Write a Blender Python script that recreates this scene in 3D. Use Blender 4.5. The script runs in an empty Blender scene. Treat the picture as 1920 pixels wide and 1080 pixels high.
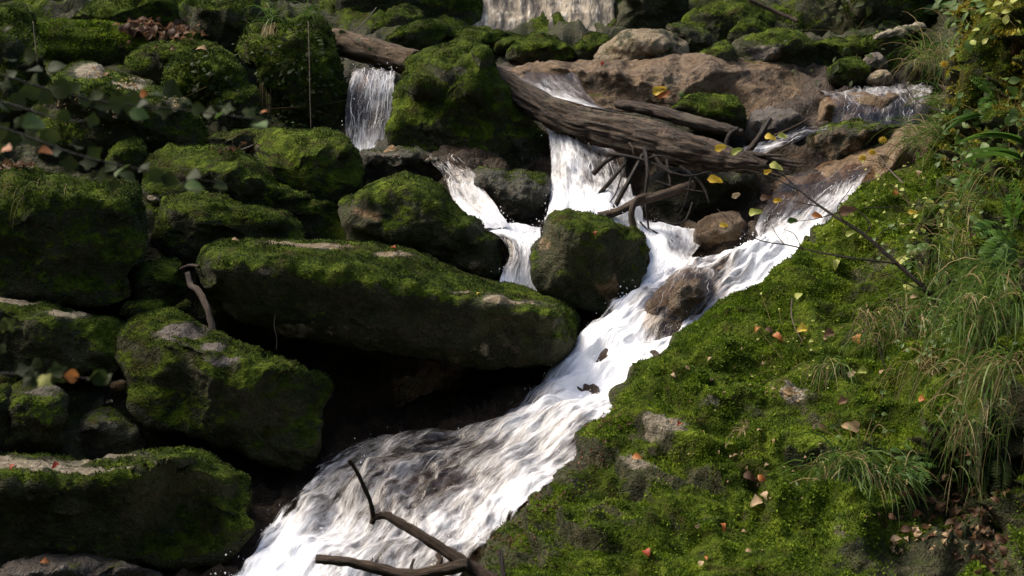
import bpy, math, random
import numpy as np
from mathutils import Vector
from mathutils.bvhtree import BVHTree
R = math.radians
random.seed(7)
RNG = np.random.default_rng(11)
SC = bpy.context.scene
C = SC.collection

# ------------------------------------------------------------------ camera, sky, sun, exposure
PITCH = R(-10)
cd = bpy.data.cameras.new('camera'); cam = bpy.data.objects.new('camera', cd); C.objects.link(cam)
cd.lens = 50; cd.sensor_width = 36; cd.clip_start = .05; cd.clip_end = 400
cam.rotation_euler = (R(90) + PITCH, 0, 0)
cd.dof.use_dof = True; cd.dof.focus_distance = 9.0; cd.dof.aperture_fstop = 4.5
SC.camera = cam
SUN_EL, SUN_AZ = R(48), R(-68)            # azimuth from +Y towards +X
SDIR = Vector((math.sin(SUN_AZ)*math.cos(SUN_EL), math.cos(SUN_AZ)*math.cos(SUN_EL), math.sin(SUN_EL)))
w = bpy.data.worlds.new('World'); SC.world = w; w.use_nodes = True
nt = w.node_tree; bg = nt.nodes['Background']; sk = nt.nodes.new('ShaderNodeTexSky')
sk.sky_type = 'NISHITA'; sk.sun_disc = False; sk.sun_elevation = SUN_EL; sk.sun_rotation = SUN_AZ; sk.air_density = .7; sk.dust_density = 4; sk.ozone_density = .6
nt.links.new(sk.outputs[0], bg.inputs[0]); bg.inputs[1].default_value = .085
sl = bpy.data.lights.new('sun', 'SUN'); sl.energy = 1.5; sl.angle = R(28); sl.color = (1, .92, .80)
so = bpy.data.objects.new('sun', sl); C.objects.link(so); so.rotation_euler = (-SDIR).to_track_quat('-Z', 'Y').to_euler()
SC.view_settings.view_transform = 'Standard'; SC.view_settings.look = 'None'
SC.view_settings.gamma = 1; SC.view_settings.exposure = 1.8
SC.cycles.max_bounces = 6; SC.cycles.transparent_max_bounces = 16; SC.cycles.diffuse_bounces = 3

# ------------------------------------------------------------------ helpers
FW = np.array((0, math.cos(PITCH), math.sin(PITCH))); UP = np.array((0, -math.sin(PITCH), math.cos(PITCH)))
def P(px, py, d):
    """the place that stands at distance d (metres ahead of the viewpoint) in the direction (px, py)"""
    px, py, d = np.broadcast_arrays(np.asarray(px, float), np.asarray(py, float), np.asarray(d, float))
    x = (px-960)/960*.36; y = (540-py)/960*.36
    return d[..., None]*(FW + x[..., None]*np.array((1., 0, 0)) + y[..., None]*UP)
def hsh(i, j, k, s):
    h = (i*374761393 + j*668265263 + k*1274126177 + s*974634777) & 0xffffffff
    h = ((h ^ (h >> 13))*1103515245) & 0xffffffff
    h = ((h ^ (h >> 16))*2246822519) & 0xffffffff
    return ((h ^ (h >> 15)) & 0xffffff)/float(0x7fffff) - 1
def vn(p, s, seed=0):
    q = p/s; f = np.floor(q); t = q-f; t = t*t*t*(t*(t*6-15)+10); f = f.astype(np.int64)
    i, j, k = f[:, 0], f[:, 1], f[:, 2]; r = 0
    for a in (0, 1):
        for b in (0, 1):
            for c in (0, 1):
                r = r + hsh(i+a, j+b, k+c, seed)*(t[:, 0] if a else 1-t[:, 0])*(t[:, 1] if b else 1-t[:, 1])*(t[:, 2] if c else 1-t[:, 2])
    return r
ROT = np.array(((.80, .36, -.48), (-.60, .48, -.64), (0, .8, .6)))
def fbm(p, s, o=3, seed=0):
    r, a, n = 0, 1., 0
    for k in range(o):
        r = r+a*vn(p, s, seed+k); n += a; a *= .55; s *= .47; p = p @ ROT
    return r/n*1.5
def sst(a, b, x):
    t = np.clip((x-a)/(b-a), 0, 1); return t*t*(3-2*t)
class RBF:
    def __init__(s, xy, v, sm=8., reg=0.):
        s.c = np.asarray(xy, float); s.sm = sm; n = len(s.c)
        A = np.zeros((n+1, n+1)); A[:n, :n] = s.k(s.c)+reg*np.eye(n); A[n, :n] = A[:n, n] = 1
        s.w = np.linalg.lstsq(A, np.append(np.asarray(v, float), 0), rcond=None)[0]
    def k(s, q):
        return np.sqrt(((q[:, None, :]-s.c[None])**2).sum(-1)+s.sm**2)
    def __call__(s, q):
        q = np.asarray(q, float); out = np.empty(len(q))
        for a in range(0, len(q), 20000):
            out[a:a+20000] = s.k(q[a:a+20000]) @ s.w[:-1]+s.w[-1]
        return out
def cr(pts, n, closed=False):
    """Catmull-Rom through rows of numbers, n samples"""
    p = np.asarray(pts, float); m = len(p)
    if closed: q = np.vstack((p[-1:], p, p[:2])); segs = m
    else: q = np.vstack((2*p[0]-p[1], p, 2*p[-1]-p[-2])); segs = m-1
    t = np.linspace(0, segs, n, endpoint=not closed); i = np.minimum(t.astype(int), segs-1); f = (t-i)[:, None]
    a, b, c, d = q[i], q[i+1], q[i+2], q[i+3]
    return .5*(2*b+(c-a)*f+(2*a-5*b+4*c-d)*f*f+(3*b-a-3*c+d)*f**3)
def mesh(name, V, F, mat=None, parent=None, smooth=True, attrs=None, uv=None, origin=None):
    """ONE mesh object; F is an (n,k) int array or a list of such arrays; attrs: point attributes"""
    V = np.asarray(V, float)
    Fs = [np.asarray(f) for f in (F if isinstance(F, list) else [F]) if len(f)]
    me = bpy.data.meshes.new(name)
    o0 = np.zeros(3)
    if parent is None:
        o0 = V.mean(0) if origin is None else np.asarray(origin, float)
    else:
        o0 = np.array(parent.get('_o', (0, 0, 0)))
    me.vertices.add(len(V)); me.vertices.foreach_set('co', (V-o0).astype(np.float32).ravel())
    nl = sum(f.size for f in Fs); npoly = sum(len(f) for f in Fs)
    me.loops.add(nl); me.polygons.add(npoly)
    li = np.concatenate([f.ravel() for f in Fs]).astype(np.int32)
    tot = np.concatenate([np.full(len(f), f.shape[1]) for f in Fs]).astype(np.int32)
    me.loops.foreach_set('vertex_index', li)
    me.polygons.foreach_set('loop_start', np.concatenate(([0], np.cumsum(tot)[:-1])).astype(np.int32))
    me.polygons.foreach_set('loop_total', tot)
    me.polygons.foreach_set('use_smooth', np.full(npoly, smooth))
    for k, v in (attrs or {}).items():
        a = me.attributes.new(k, 'FLOAT', 'POINT'); a.data.foreach_set('value', np.asarray(v, np.float32))
    if uv is not None:
        l = me.uv_layers.new(name='UVMap'); l.data.foreach_set('uv', np.asarray(uv, np.float32)[li].ravel())
    me.update(calc_edges=True); me.validate()
    o = bpy.data.objects.new(name, me); C.objects.link(o)
    if mat: me.materials.append(mat)
    if parent is None: o.location = o0; o['_o'] = list(o0)
    else: o.parent = parent; o['_o'] = list(o0)
    return o
def tag(o, label=None, cat=None, group=None, kind=None):
    if label: o['label'] = label
    if cat: o['category'] = cat
    if group: o['group'] = group
    if kind: o['kind'] = kind
    return o
def empty(name, loc, label, cat, group=None):
    o = bpy.data.objects.new(name, None); C.objects.link(o); o.location = tuple(loc); o['_o'] = [float(v) for v in loc]
    o.empty_display_size = .1
    return tag(o, label, cat, group)
def normals(V, F):
    n = np.zeros_like(V); a = V[F]
    fn = np.cross(a[:, 2]-a[:, 0], a[:, -1]-a[:, 1])
    for k in range(F.shape[1]): np.add.at(n, F[:, k], fn)
    return n/np.maximum(np.linalg.norm(n, axis=1, keepdims=True), 1e-12)
SOLIDS = []
def solid(V, F): SOLIDS.append(BVHTree.FromPolygons([tuple(v) for v in V], [tuple(int(i) for i in f) for f in F]))
def hit(px, py, maxd=99):
    d = Vector(P(px, py, 1.)); d.normalize(); best = None
    for t in SOLIDS:
        h = t.ray_cast(Vector((0, 0, 0)), d)
        if h[0] is not None and (best is None or h[3] < best[3]): best = h
    if best is None: return Vector(P(px, py, 9.)), Vector((0, 0, 1))
    n = best[1]
    if n.dot(d) > 0: n = -n
    return best[0], n

# ------------------------------------------------------------------ materials
class NT:
    def __init__(s, name):
        s.m = bpy.data.materials.new(name); s.m.use_nodes = True; s.t = s.m.node_tree; s.t.nodes.clear()
        s.out = s.new('ShaderNodeOutputMaterial')
    def new(s, t, **k):
        n = s.t.nodes.new(t)
        for a, v in k.items(): setattr(n, a, v)
        return n
    def set(s, n, **k):
        for a, v in k.items():
            i = n.inputs[int(a[1:])] if a[0] == '_' else n.inputs[a.replace('__', ' ')]
            if hasattr(v, 'is_linked') or isinstance(v, bpy.types.NodeSocket): s.t.links.new(v, i)
            else: i.default_value = v
        return n
    def pos(s): return s.new('ShaderNodeNewGeometry').outputs['Position']
    def noise(s, v, scale, detail=4, rough=.6, dist=0):
        n = s.new('ShaderNodeTexNoise'); s.set(n, Vector=v, Scale=scale, Detail=detail, Roughness=rough, Distortion=dist); return n.outputs['Fac']
    def scale(s, v, xyz):
        n = s.new('ShaderNodeVectorMath', operation='MULTIPLY'); s.set(n, _0=v, _1=xyz); return n.outputs[0]
    def math(s, op, a, b=0., clamp=False):
        n = s.new('ShaderNodeMath', operation=op, use_clamp=clamp); s.set(n, _0=a, _1=b); return n.outputs[0]
    def step(s, v, a, b, o0=0., o1=1.):
        n = s.new('ShaderNodeMapRange', interpolation_type='SMOOTHSTEP'); s.set(n, _0=v, _1=a, _2=b, _3=o0, _4=o1); return n.outputs[0]
    def mix(s, f, a, b):
        n = s.new('ShaderNodeMix', data_type='RGBA'); s.set(n, _0=f, _6=c4(a), _7=c4(b)); return n.outputs[2]
    def mixf(s, f, a, b):
        n = s.new('ShaderNodeMix', data_type='FLOAT'); s.set(n, _0=f, _2=a, _3=b); return n.outputs[0]
    def attr(s, name): return s.new('ShaderNodeAttribute', attribute_name=name).outputs['Fac']
    def bump(s, h, dist, st=1., nrm=None):
        n = s.new('ShaderNodeBump'); s.set(n, Height=h, Distance=dist, Strength=st)
        if nrm is not None: s.set(n, Normal=nrm)
        return n.outputs[0]
    def bsdf(s, col, rough=.8, nrm=None, spec=.3, **k):
        n = s.new('ShaderNodeBsdfPrincipled'); s.set(n, Base__Color=c4(col), Roughness=rough, Specular__IOR__Level=spec, **k)
        if nrm is not None: s.set(n, Normal=nrm)
        return n.outputs[0]
    def done(s, sh): s.set(s.out, Surface=sh); return s.m
def c4(c): return (*c, 1.) if isinstance(c, tuple) and len(c) == 3 else c

def moss_color(t, p):
    a = t.noise(p, 2.2, 3); b = t.noise(p, 11, 4, .65); c = t.noise(p, 45, 3, .7)
    col = t.mix(t.step(b, .35, .68), (.022, .036, .003), (.075, .105, .008))
    col = t.mix(t.step(a, .46, .66), col, t.mix(t.step(b, .4, .62), (.052, .080, .008), (.120, .160, .014)))
    col = t.mix(t.math('MULTIPLY', t.step(t.noise(t.scale(p, (1, 1, 1.4)), 5.3, 4, .7), .48, .68), .8), col, (.036, .026, .009))
    return col, b, c
def rock_mat(name, c1, c2, c3, wet=.0):
    t = NT(name); p = t.pos()
    mcol, b, c = moss_color(t, p)
    a1 = t.noise(p, 3.1, 5, .6); a2 = t.noise(p, 17, 5, .68); a3 = t.noise(p, 70, 3, .7)
    rc = t.mix(t.step(a1, .36, .66), c1, c2); rc = t.mix(t.step(a2, .42, .74), rc, c3)
    rc = t.mix(t.math('MULTIPLY', t.step(a3, .60, .76), .45), rc, (.34, .30, .22)); rc = t.mix(t.step(a3, .42, .30), rc, (.02, .018, .013))
    m = t.attr('moss'); bare = t.attr('bare')
    al = t.mix(t.step(a1, .40, .62), (.028, .032, .011), (.062, .062, .023)); al = t.mix(t.step(a2, .50, .68), al, (.092, .074, .040))
    al = t.mix(t.step(b, .52, .72), al, (.040, .056, .009)); al = t.mix(t.math('MULTIPLY', t.step(a3, .56, .74), .55), al, (.16, .14, .10)); al = t.mix(t.step(a3, .44, .30), al, (.010, .010, .005))
    bb = t.step(t.math('ADD', bare, t.math('MULTIPLY', t.math('SUBTRACT', a2, .5), .8)), .35, .6)
    rc = t.mix(bb, al, rc)
    mm = t.math('ADD', m, t.math('MULTIPLY', t.math('SUBTRACT', a2, .5), .9)); mm = t.step(mm, .38, .58)
    vo = t.new('ShaderNodeTexVoronoi', feature='DISTANCE_TO_EDGE'); t.set(vo, Vector=t.scale(p, (1, 1, 1.5)), Scale=6.); crk = t.step(vo.outputs['Distance'], 0., .035)
    hR = t.math('ADD', t.math('ADD', t.math('MULTIPLY', a2, 1.), t.math('MULTIPLY', a3, .35)), t.math('MULTIPLY', crk, t.math('MULTIPLY', a1, .25)))
    hM = t.math('ADD', t.math('MULTIPLY', b, .5), t.math('MULTIPLY', c, .6))
    n = t.bump(t.mixf(mm, hR, t.math('ADD', hM, .35)), .07, 1.)
    wetm = t.attr('wet')
    rough = t.mixf(mm, t.mixf(wetm, .8, .34), .95)
    col = t.mix(mm, t.mix(wetm, rc, t.mix(.62, rc, (.022, .016, .010))), mcol)
    sh = t.bsdf(col, rough, n, t.mixf(mm, t.mixf(wetm, .22, .42), .08))
    return t.done(sh)
M = {}
M['rock'] = rock_mat('mossy_rock', (.075, .068, .045), (.13, .115, .08), (.20, .18, .13))
M['bankrock'] = rock_mat('bank_rock', (.16, .13, .085), (.27, .235, .17), (.34, .30, .23))
M['tan'] = rock_mat('tan_rock', (.20, .145, .075), (.33, .25, .15), (.38, .33, .24))
M['brown'] = rock_mat('brown_wet_rock', (.13, .075, .033), (.27, .165, .078), (.36, .27, .165))
M['grey'] = rock_mat('grey_rock', (.115, .09, .072), (.18, .15, .12), (.25, .22, .18))
M['pale'] = rock_mat('pale_rock', (.22, .175, .11), (.31, .26, .17), (.42, .37, .27))
def cliff_mat():
    t = NT('streaked_cliff'); p = t.scale(t.pos(), (1., .4, .07)); a = t.noise(p, 6, 5, .6, .2); b = t.noise(p, 20, 4, .6); c = t.noise(t.pos(), 2, 3)
    col = t.mix(t.step(a, .36, .6), (.10, .085, .068), (.44, .36, .25)); col = t.mix(t.step(b, .52, .7), col, (.60, .53, .41)); col = t.mix(t.math('MULTIPLY', t.step(b, .45, .33), .7), col, (.09, .075, .06))
    return t.done(t.bsdf(col, .8, t.bump(t.math('ADD', a, t.math('MULTIPLY', b, .5)), .06, .8), .2))
M['cliff'] = cliff_mat()
M['soil'] = rock_mat('dark_soil', (.050, .028, .012), (.095, .055, .024), (.13, .085, .045))

def moss_leaf_mat(name, dark, mid, lite):
    t = NT(name); p = t.pos(); r = t.attr('tint')
    a = t.noise(p, 2.2, 3); b = t.noise(p, 8, 3)
    k = t.math('ADD', t.math('MULTIPLY', r, .55), t.math('MULTIPLY', t.step(b, .3, .7), .6))
    col = t.mix(t.step(k, .2, .95), dark, mid); col = t.mix(t.math('MULTIPLY', t.step(k, .5, 1.), t.step(a, .38, .62)), col, lite)
    d = t.bsdf(col, .75, None, .15)
    tr = t.new('ShaderNodeBsdfTranslucent'); t.set(tr, Color=col)
    mx = t.new('ShaderNodeMixShader'); t.set(mx, _0=.3, _1=d, _2=tr.outputs[0])
    return t.done(mx.outputs[0])
M['mossleaf'] = moss_leaf_mat('moss_fronds', (.045, .080, .007), (.15, .235, .014), (.30, .36, .03))
M['mossdull'] = moss_leaf_mat('olive_moss_fronds', (.017, .026, .005), (.058, .094, .013), (.135, .180, .028))
M['mossgold'] = moss_leaf_mat('golden_moss_fronds', (.11, .095, .012), (.30, .26, .03), (.48, .38, .06))

def leaf_mat(name, c1, c2, rough=.5, spec=.4, trans=.4):
    t = NT(name); p = t.pos(); r = t.attr('tint')
    n = t.noise(p, 60, 3); col = t.mix(r, c1, c2); col = t.mix(t.step(n, .5, .85), col, t.mix(.5, col, (.05, .025, .01)))
    d = t.bsdf(col, rough, t.bump(n, .004, .6), spec)
    tr = t.new('ShaderNodeBsdfTranslucent'); t.set(tr, Color=col)
    mx = t.new('ShaderNodeMixShader'); t.set(mx, _0=trans, _1=d, _2=tr.outputs[0])
    return t.done(mx.outputs[0])
M['leafgreen'] = leaf_mat('green_leaf', (.020, .032, .008), (.052, .070, .018), .6, .15)
M['herb'] = leaf_mat('herb_leaf', (.05, .10, .015), (.13, .20, .05), .5, .3)
M['grass'] = leaf_mat('grass_blade', (.05, .105, .018), (.15, .23, .045), .5, .3)
M['straw'] = leaf_mat('dry_grass', (.20, .15, .06), (.42, .34, .17), .7, .2)
M['yellow'] = leaf_mat('yellow_leaf', (.55, .33, .02), (.70, .50, .06), .5, .3)
M['lime'] = leaf_mat('yellow_green_leaf', (.30, .34, .06), (.50, .50, .14), .5, .3)
M['orange'] = leaf_mat('orange_leaf', (.42, .13, .03), (.55, .22, .06), .5, .3)
M['red'] = leaf_mat('red_leaf', (.34, .04, .02), (.45, .09, .03), .5, .3)
M['brownleaf'] = leaf_mat('brown_leaf', (.07, .038, .022), (.20, .11, .06), .65, .25)
M['tanleaf'] = leaf_mat('tan_leaf', (.40, .26, .13), (.55, .40, .24), .65, .25)
M['fern'] = leaf_mat('fern_leaf', (.045, .11, .015), (.10, .19, .03), .4, .4)

def bark_mat(name, c1, c2, c3, wet, sc=(14, 14, 14)):
    t = NT(name); uv = t.new('ShaderNodeTexCoord').outputs['UV']
    v = t.scale(uv, (9., 2.2, 1.)); a = t.noise(v, 3.4, 6, .72, .5); b = t.noise(t.pos(), 38, 4, .7)
    p = t.noise(t.pos(), 4, 4)
    col = t.mix(t.step(a, .38, .62), c1, c2); col = t.mix(t.step(p, .5, .68), col, c3)
    h = t.math('ADD', t.math('MULTIPLY', a, .8), t.math('MULTIPLY', b, .3))
    return t.done(t.bsdf(col, t.mixf(t.step(p, .4, .6), wet, .75), t.bump(h, .09, 1.), .3))
M['log'] = bark_mat('wet_bark', (.014, .009, .006), (.15, .10, .062), (.16, .13, .085), .55)
M['logtan'] = bark_mat('tan_wood', (.07, .042, .02), (.22, .14, .07), (.16, .12, .06), .6)
M['twig'] = bark_mat('dark_twig', (.016, .011, .008), (.055, .038, .025), (.08, .055, .035), .5)
M['stick'] = bark_mat('brown_stick', (.06, .038, .022), (.17, .11, .065), (.22, .15, .09), .5)
M['palestick'] = bark_mat('pale_wood', (.20, .14, .10), (.42, .33, .26), (.36, .27, .20), .7)

def water_mat():
    t = NT('white_water'); uv = t.new('ShaderNodeTexCoord').outputs['UV']
    f = t.attr('foam'); e = t.attr('edge')
    n1 = t.noise(t.scale(uv, (1., .17, 1.)), 26, 4, .58, .2)
    n2 = t.noise(t.scale(uv, (1., .28, 1.)), 7, 4, .6, .5)
    n3 = t.noise(t.scale(uv, (1., .20, 1.)), 75, 3, .7, .5)
    s = t.math('ADD', t.math('MULTIPLY', n1, .5), t.math('MULTIPLY', n2, .5)); s = t.math('ADD', s, t.math('MULTIPLY', t.math('SUBTRACT', n3, .5), .34))
    k = t.math('ADD', s, t.math('SUBTRACT', f, .5))
    fo = t.step(k, .36, .82)
    h = t.math('ADD', n1, t.math('MULTIPLY', n3, .5)); nb = t.bump(h, .03, .4)
    foam = t.bsdf(t.mix(t.step(k, .4, .85), (.50, .47, .44), (.86, .86, .86)), .55, nb, .3)
    tr = t.new('ShaderNodeBsdfTransparent'); t.set(tr, Color=(.72, .62, .52, 1))
    gl = t.new('ShaderNodeBsdfGlossy'); t.set(gl, Color=(.78, .74, .70, 1), Roughness=.28, Normal=nb)
    lw = t.new('ShaderNodeFresnel'); t.set(lw, IOR=1.33, Normal=nb)
    wt = t.new('ShaderNodeMixShader'); t.set(wt, _0=t.math('ADD', t.math('MULTIPLY', lw.outputs[0], .8), .03, True), _1=tr.outputs[0], _2=gl.outputs[0])
    mx = t.new('ShaderNodeMixShader'); t.set(mx, _0=fo, _1=wt.outputs[0], _2=foam)
    cl = t.new('ShaderNodeBsdfTransparent')
    m2 = t.new('ShaderNodeMixShader'); ee = t.step(t.math('ADD', e, t.math('MULTIPLY', t.math('SUBTRACT', n1, .5), .9)), .12, .34)
    t.set(m2, _0=ee, _1=cl.outputs[0], _2=mx.outputs[0])
    return t.done(m2.outputs[0])
M['water'] = water_mat()
def spray_mat():
    t = NT('water_spray'); return t.done(t.bsdf((.88, .88, .88), .4, None, .5))
M['spray'] = spray_mat()

# ------------------------------------------------------------------ moss, boulders
MOSSQ = 1.0
def scatter_moss(parent, V, F, mask, density=20000, length=.0095, mat='mossleaf', name='moss', cap=60000, facing=-.25, kind=None, width=.5, lie=.6, mcut=.22):
    t = np.vstack((F[:, [0, 1, 2]], F[:, [0, 2, 3]])) if F.shape[1] == 4 else F
    a, b, c = V[t[:, 0]], V[t[:, 1]], V[t[:, 2]]
    nn = np.cross(b-a, c-a); ar = np.linalg.norm(nn, axis=1); nn = nn/np.maximum(ar, 1e-12)[:, None]
    ctr = (a+b+c)/3; vd = -ctr/np.linalg.norm(ctr, axis=1, keepdims=True)
    wgt = ar*.5*np.clip(mask[t].mean(1)-mcut, 0, 1)*np.where((nn*vd).sum(1) > facing, 1, 0)
    cl = fbm(ctr, .11, 2, 5); wgt = wgt*(.35+sst(-.35, .5, cl)*1.1)
    tot = wgt.sum(); n = int(min(cap, tot*density*MOSSQ))
    if n < 20: return None
    idx = RNG.choice(len(t), n, p=wgt/tot)
    u, v = RNG.random(n), RNG.random(n); fl = u+v > 1; u[fl] = 1-u[fl]; v[fl] = 1-v[fl]
    p = a[idx]+(b-a)[idx]*u[:, None]+(c-a)[idx]*v[:, None]; nrm = nn[idx]
    d = nrm*lie+RNG.normal(size=(n, 3))*.45+np.array((0, 0, .12)); d /= np.linalg.norm(d, axis=1, keepdims=True)
    l = length*(.5+RNG.random(n)**2*1.7)*(1+.35*cl[idx])
    s = np.cross(d, RNG.normal(size=(n, 3))); s /= np.linalg.norm(s, axis=1, keepdims=True)
    wd = (l*width)[:, None]; L = l[:, None]
    q = np.stack((p-nrm*.003, p+d*L*.5+s*wd*.5, p+d*L, p+d*L*.5-s*wd*.5), 1).reshape(-1, 3)
    ti = np.clip(.42+.36*RNG.normal(size=n)*.85, 0, 1)
    o = mesh(name, q, np.arange(4*n).reshape(n, 4), M[mat], parent, False, {'tint': np.repeat(ti, 4)})
    o['kind'] = kind or 'stuff'
    return o

def boulder(label, out, d, b=.35, T=None, crest=None, mat='rock', moss=.55, bf=.6, rough=1., wet=0., tilt=0., dens=20000, mlen=.0075, mleaf='mossdull',
            name='boulder', cat='boulder', group='boulders in the stream gorge', bare=(), nbare=None, step=4.5, seed=None, lean=0., facets=5, cfrac=.28, solid_=True, wetline=None):
    """a closed rock: its front is spanned from the outline and a crest line that stands b metres nearer, its back bulges away by T"""
    nbare = nbare if nbare is not None else {'rock': 0., 'brown': .25, 'cliff': 1., 'tan': -.1, 'pale': -.1, 'grey': .1}.get(mat, 0)+(.7 if moss < -.05 else 0)
    out = np.asarray(out, float); seed = seed if seed is not None else int(abs(out[:4].sum()*7)) % 9973
    per = np.linalg.norm(np.diff(np.vstack((out, out[:1])), axis=0), axis=1).sum()
    M_ = int(np.clip(per/step, 40, 420)); B = cr(out, M_*4, True)
    sl_ = np.append(0, np.cumsum(np.linalg.norm(np.diff(np.vstack((B, B[:1])), axis=0), axis=1)))
    tt = np.linspace(0, sl_[-1], M_, endpoint=False); Bc = np.vstack((B, B[:1]))
    B = np.stack((np.interp(tt, sl_, Bc[:, 0]), np.interp(tt, sl_, Bc[:, 1])), 1)
    x, y = B[:, 0], B[:, 1]; x1, y1 = np.roll(x, -1), np.roll(y, -1); cr_ = x*y1-x1*y; A = cr_.sum()/2
    cx, cy = ((x+x1)*cr_).sum()/(6*A), ((y+y1)*cr_).sum()/(6*A)
    if crest is None:
        xs = np.linspace(x.min()+.14*np.ptp(x), x.max()-.14*np.ptp(x), 5); crest = []
        for q in xs:
            near = np.abs(x-q) < max(6, np.ptp(x)*.06); top, bot = y[near].min(), y[near].max(); crest.append((q, top+cfrac*(bot-top)))
    crest = np.asarray(crest, float)
    crest = cr(crest, int(np.clip(np.ptp(crest[:, 0])/14, 5, 40)))
    crest[:, 1] += np.ptp(out[:, 1])*.035*np.sin(np.arange(len(crest))*2.1+seed)+np.ptp(out[:, 1])*.02*np.sin(np.arange(len(crest))*.9+seed*2)
    cyx = np.interp(out[:, 0], crest[:, 0], crest[:, 1]); h = np.ptp(y)
    low = sst(-.05*h, .35*h, out[:, 1]-cyx)
    oo = -b*bf*low
    mid = np.stack((crest[:, 0], crest[:, 1]+.4*(np.array([y[np.abs(x-q) < max(8, np.ptp(x)*.06)].max() if (np.abs(x-q) < max(8, np.ptp(x)*.06)).any() else cy for q in crest[:, 0]])-crest[:, 1])), 1)
    rb = RBF(np.vstack((out, crest, mid)), np.concatenate((oo, np.full(len(crest), -b), np.full(len(mid), -b*(.55+.45*bf)-.03))), 2.5)
    rmax = np.sqrt((x-cx)**2+(y-cy)**2).max(); nr = int(np.clip(rmax/step, 10, 110))
    rr = (np.arange(1, nr+1)/nr)**.9
    gx = cx+rr[:, None]*(x-cx)[None]; gy = cy+rr[:, None]*(y-cy)[None]
    q = np.stack((gx.ravel(), gy.ravel()), 1)
    r_ = np.repeat(rr, M_); sizem = math.sqrt(abs(A))/960*.36*d
    T = T if T is not None else max(.25, sizem*.6)
    tl = tilt*(q[:, 0]-cx)/960*.36*d
    df = d+rb(q)+.14*min(b, .4)*r_**12+tl+lean*(cy-q[:, 1])/960*.36*d
    rim = df.reshape(nr, M_)[-1]
    rb_ = rr[:-1][::-1]; bx = cx+rb_[:, None]*(x-cx)[None]; by = cy+rb_[:, None]*(y-cy)[None]
    db = rim[None]+(d+T-rim[None])*np.sqrt(1-rb_[:, None]**2)
    V = np.vstack((P(cx, cy, d+rb(np.array(((cx, cy),)))[0])[None], P(q[:, 0], q[:, 1], df), P(bx.ravel(), by.ravel(), db.ravel()), P(cx, cy, d+T)[None]))
    nl = nr+len(rb_); ia = np.arange(M_); ib = (ia+1) % M_; F = []
    for k in range(nl-1):
        F.append(np.stack((1+k*M_+ia, 1+(k+1)*M_+ia, 1+(k+1)*M_+ib, 1+k*M_+ib), 1))
    F = np.vstack(F); last = len(V)-1
    T1 = np.stack((np.zeros_like(ia), 1+ia, 1+ib), 1); T2 = np.stack((np.full_like(ia, last), 1+(nl-1)*M_+ib, 1+(nl-1)*M_+ia), 1)
    c0 = V.mean(0); vdir = -c0/np.linalg.norm(c0); rg = np.random.default_rng(seed+1)
    rk = np.concatenate(([1.], 1-r_**5, np.zeros(len(V)-1-len(r_))))
    for k in range(facets):                                        # flat broken faces
        pn = vdir*(.75+.5*rg.random())+rg.normal(size=3)*np.array((.75, .3, .55)); pn /= np.linalg.norm(pn)
        hgt = V @ pn; lim = np.quantile(hgt[:1+nr*M_], .70+.2*rg.random()); ex_ = np.maximum(hgt-lim, 0)
        V = V-pn[None]*(ex_*.9*rk)[:, None]
    n = normals(V, F)
    if (n[1:1+nr*M_]*-V[1:1+nr*M_]).sum() < 0:
        F = F[:, ::-1]; T1 = T1[:, ::-1]; T2 = T2[:, ::-1]; n = -n
    s = max(sizem, .12)
    n[0] = n[1:1+M_].mean(0); n[-1] = -n[0]
    lo = fbm(V, .45*s+.05, 2, seed)
    rid = 1-np.abs(vn(V, .30*s+.05, seed+40))*2
    st = V @ np.array((.15, -.1, 1.)); led = vn(np.stack((V[:, 0]*.5, V[:, 1]*.5, st*4), 1), .45*s+.1, seed+9)
    disp = rough*(.030*s*lo+.020*s*rid+.024*s*led+.020*fbm(V, .13, 3, seed+3)+.014*min(1, s*2)*(1-2*np.abs(vn(V, .16, seed+21)))+.006*vn(V, .03, seed+5)*(1 if s > .2 else .5))
    V = V+n*disp[:, None]
    n = normals(V, F); n[0] = n[1:1+M_].mean(0)
    ms = moss-.02+.52*(n[:, 2]-.2)+.24*fbm(V, .26, 3, seed+11)+.10*vn(V, .05, seed+13)
    px_ = np.concatenate(([cx], q[:, 0], bx.ravel(), [cx])); py_ = np.concatenate(([cy], q[:, 1], by.ravel(), [cy]))
    for (bx0, by0, bw, bh, am) in bare:
        e = ((px_-bx0)/bw)**2+((py_-by0)/bh)**2; ms = ms-am*np.exp(-e)
    br = nbare+np.zeros(len(V))
    for (bx0, by0, bw, bh, am) in bare:
        br = br+1.2*am*np.exp(-((px_-bx0)/(bw*1.1))**2-((py_-by0)/(bh*1.1))**2)
    br = br+.35*fbm(V, .2, 3, seed+17)
    we = np.full(len(V), wet) if wetline is None else np.clip(wet+sst(wetline+25, wetline-25, -py_+2*wetline-wetline)*0, 0, 1)
    o = mesh(name, V, [F, T1, T2], M[mat], None, True, {'moss': np.clip(ms, -.5, 1.5), 'wet': we, 'bare': np.clip(br, -.5, 1.5)})
    tag(o, label, cat, group)
    if dens and moss > -.1: scatter_moss(o, V, F, np.clip(ms, 0, 1), dens, mlen, mleaf)
    if solid_: solid(V, F)
    return o

def sheet(name, rows, cols, Pg, mat, parent=None, attrs=None, kind='structure', flip=False):
    ii = np.arange(rows*cols).reshape(rows, cols)
    F = np.stack((ii[:-1, :-1].ravel(), ii[1:, :-1].ravel(), ii[1:, 1:].ravel(), ii[:-1, 1:].ravel()), 1)
    return F
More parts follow.
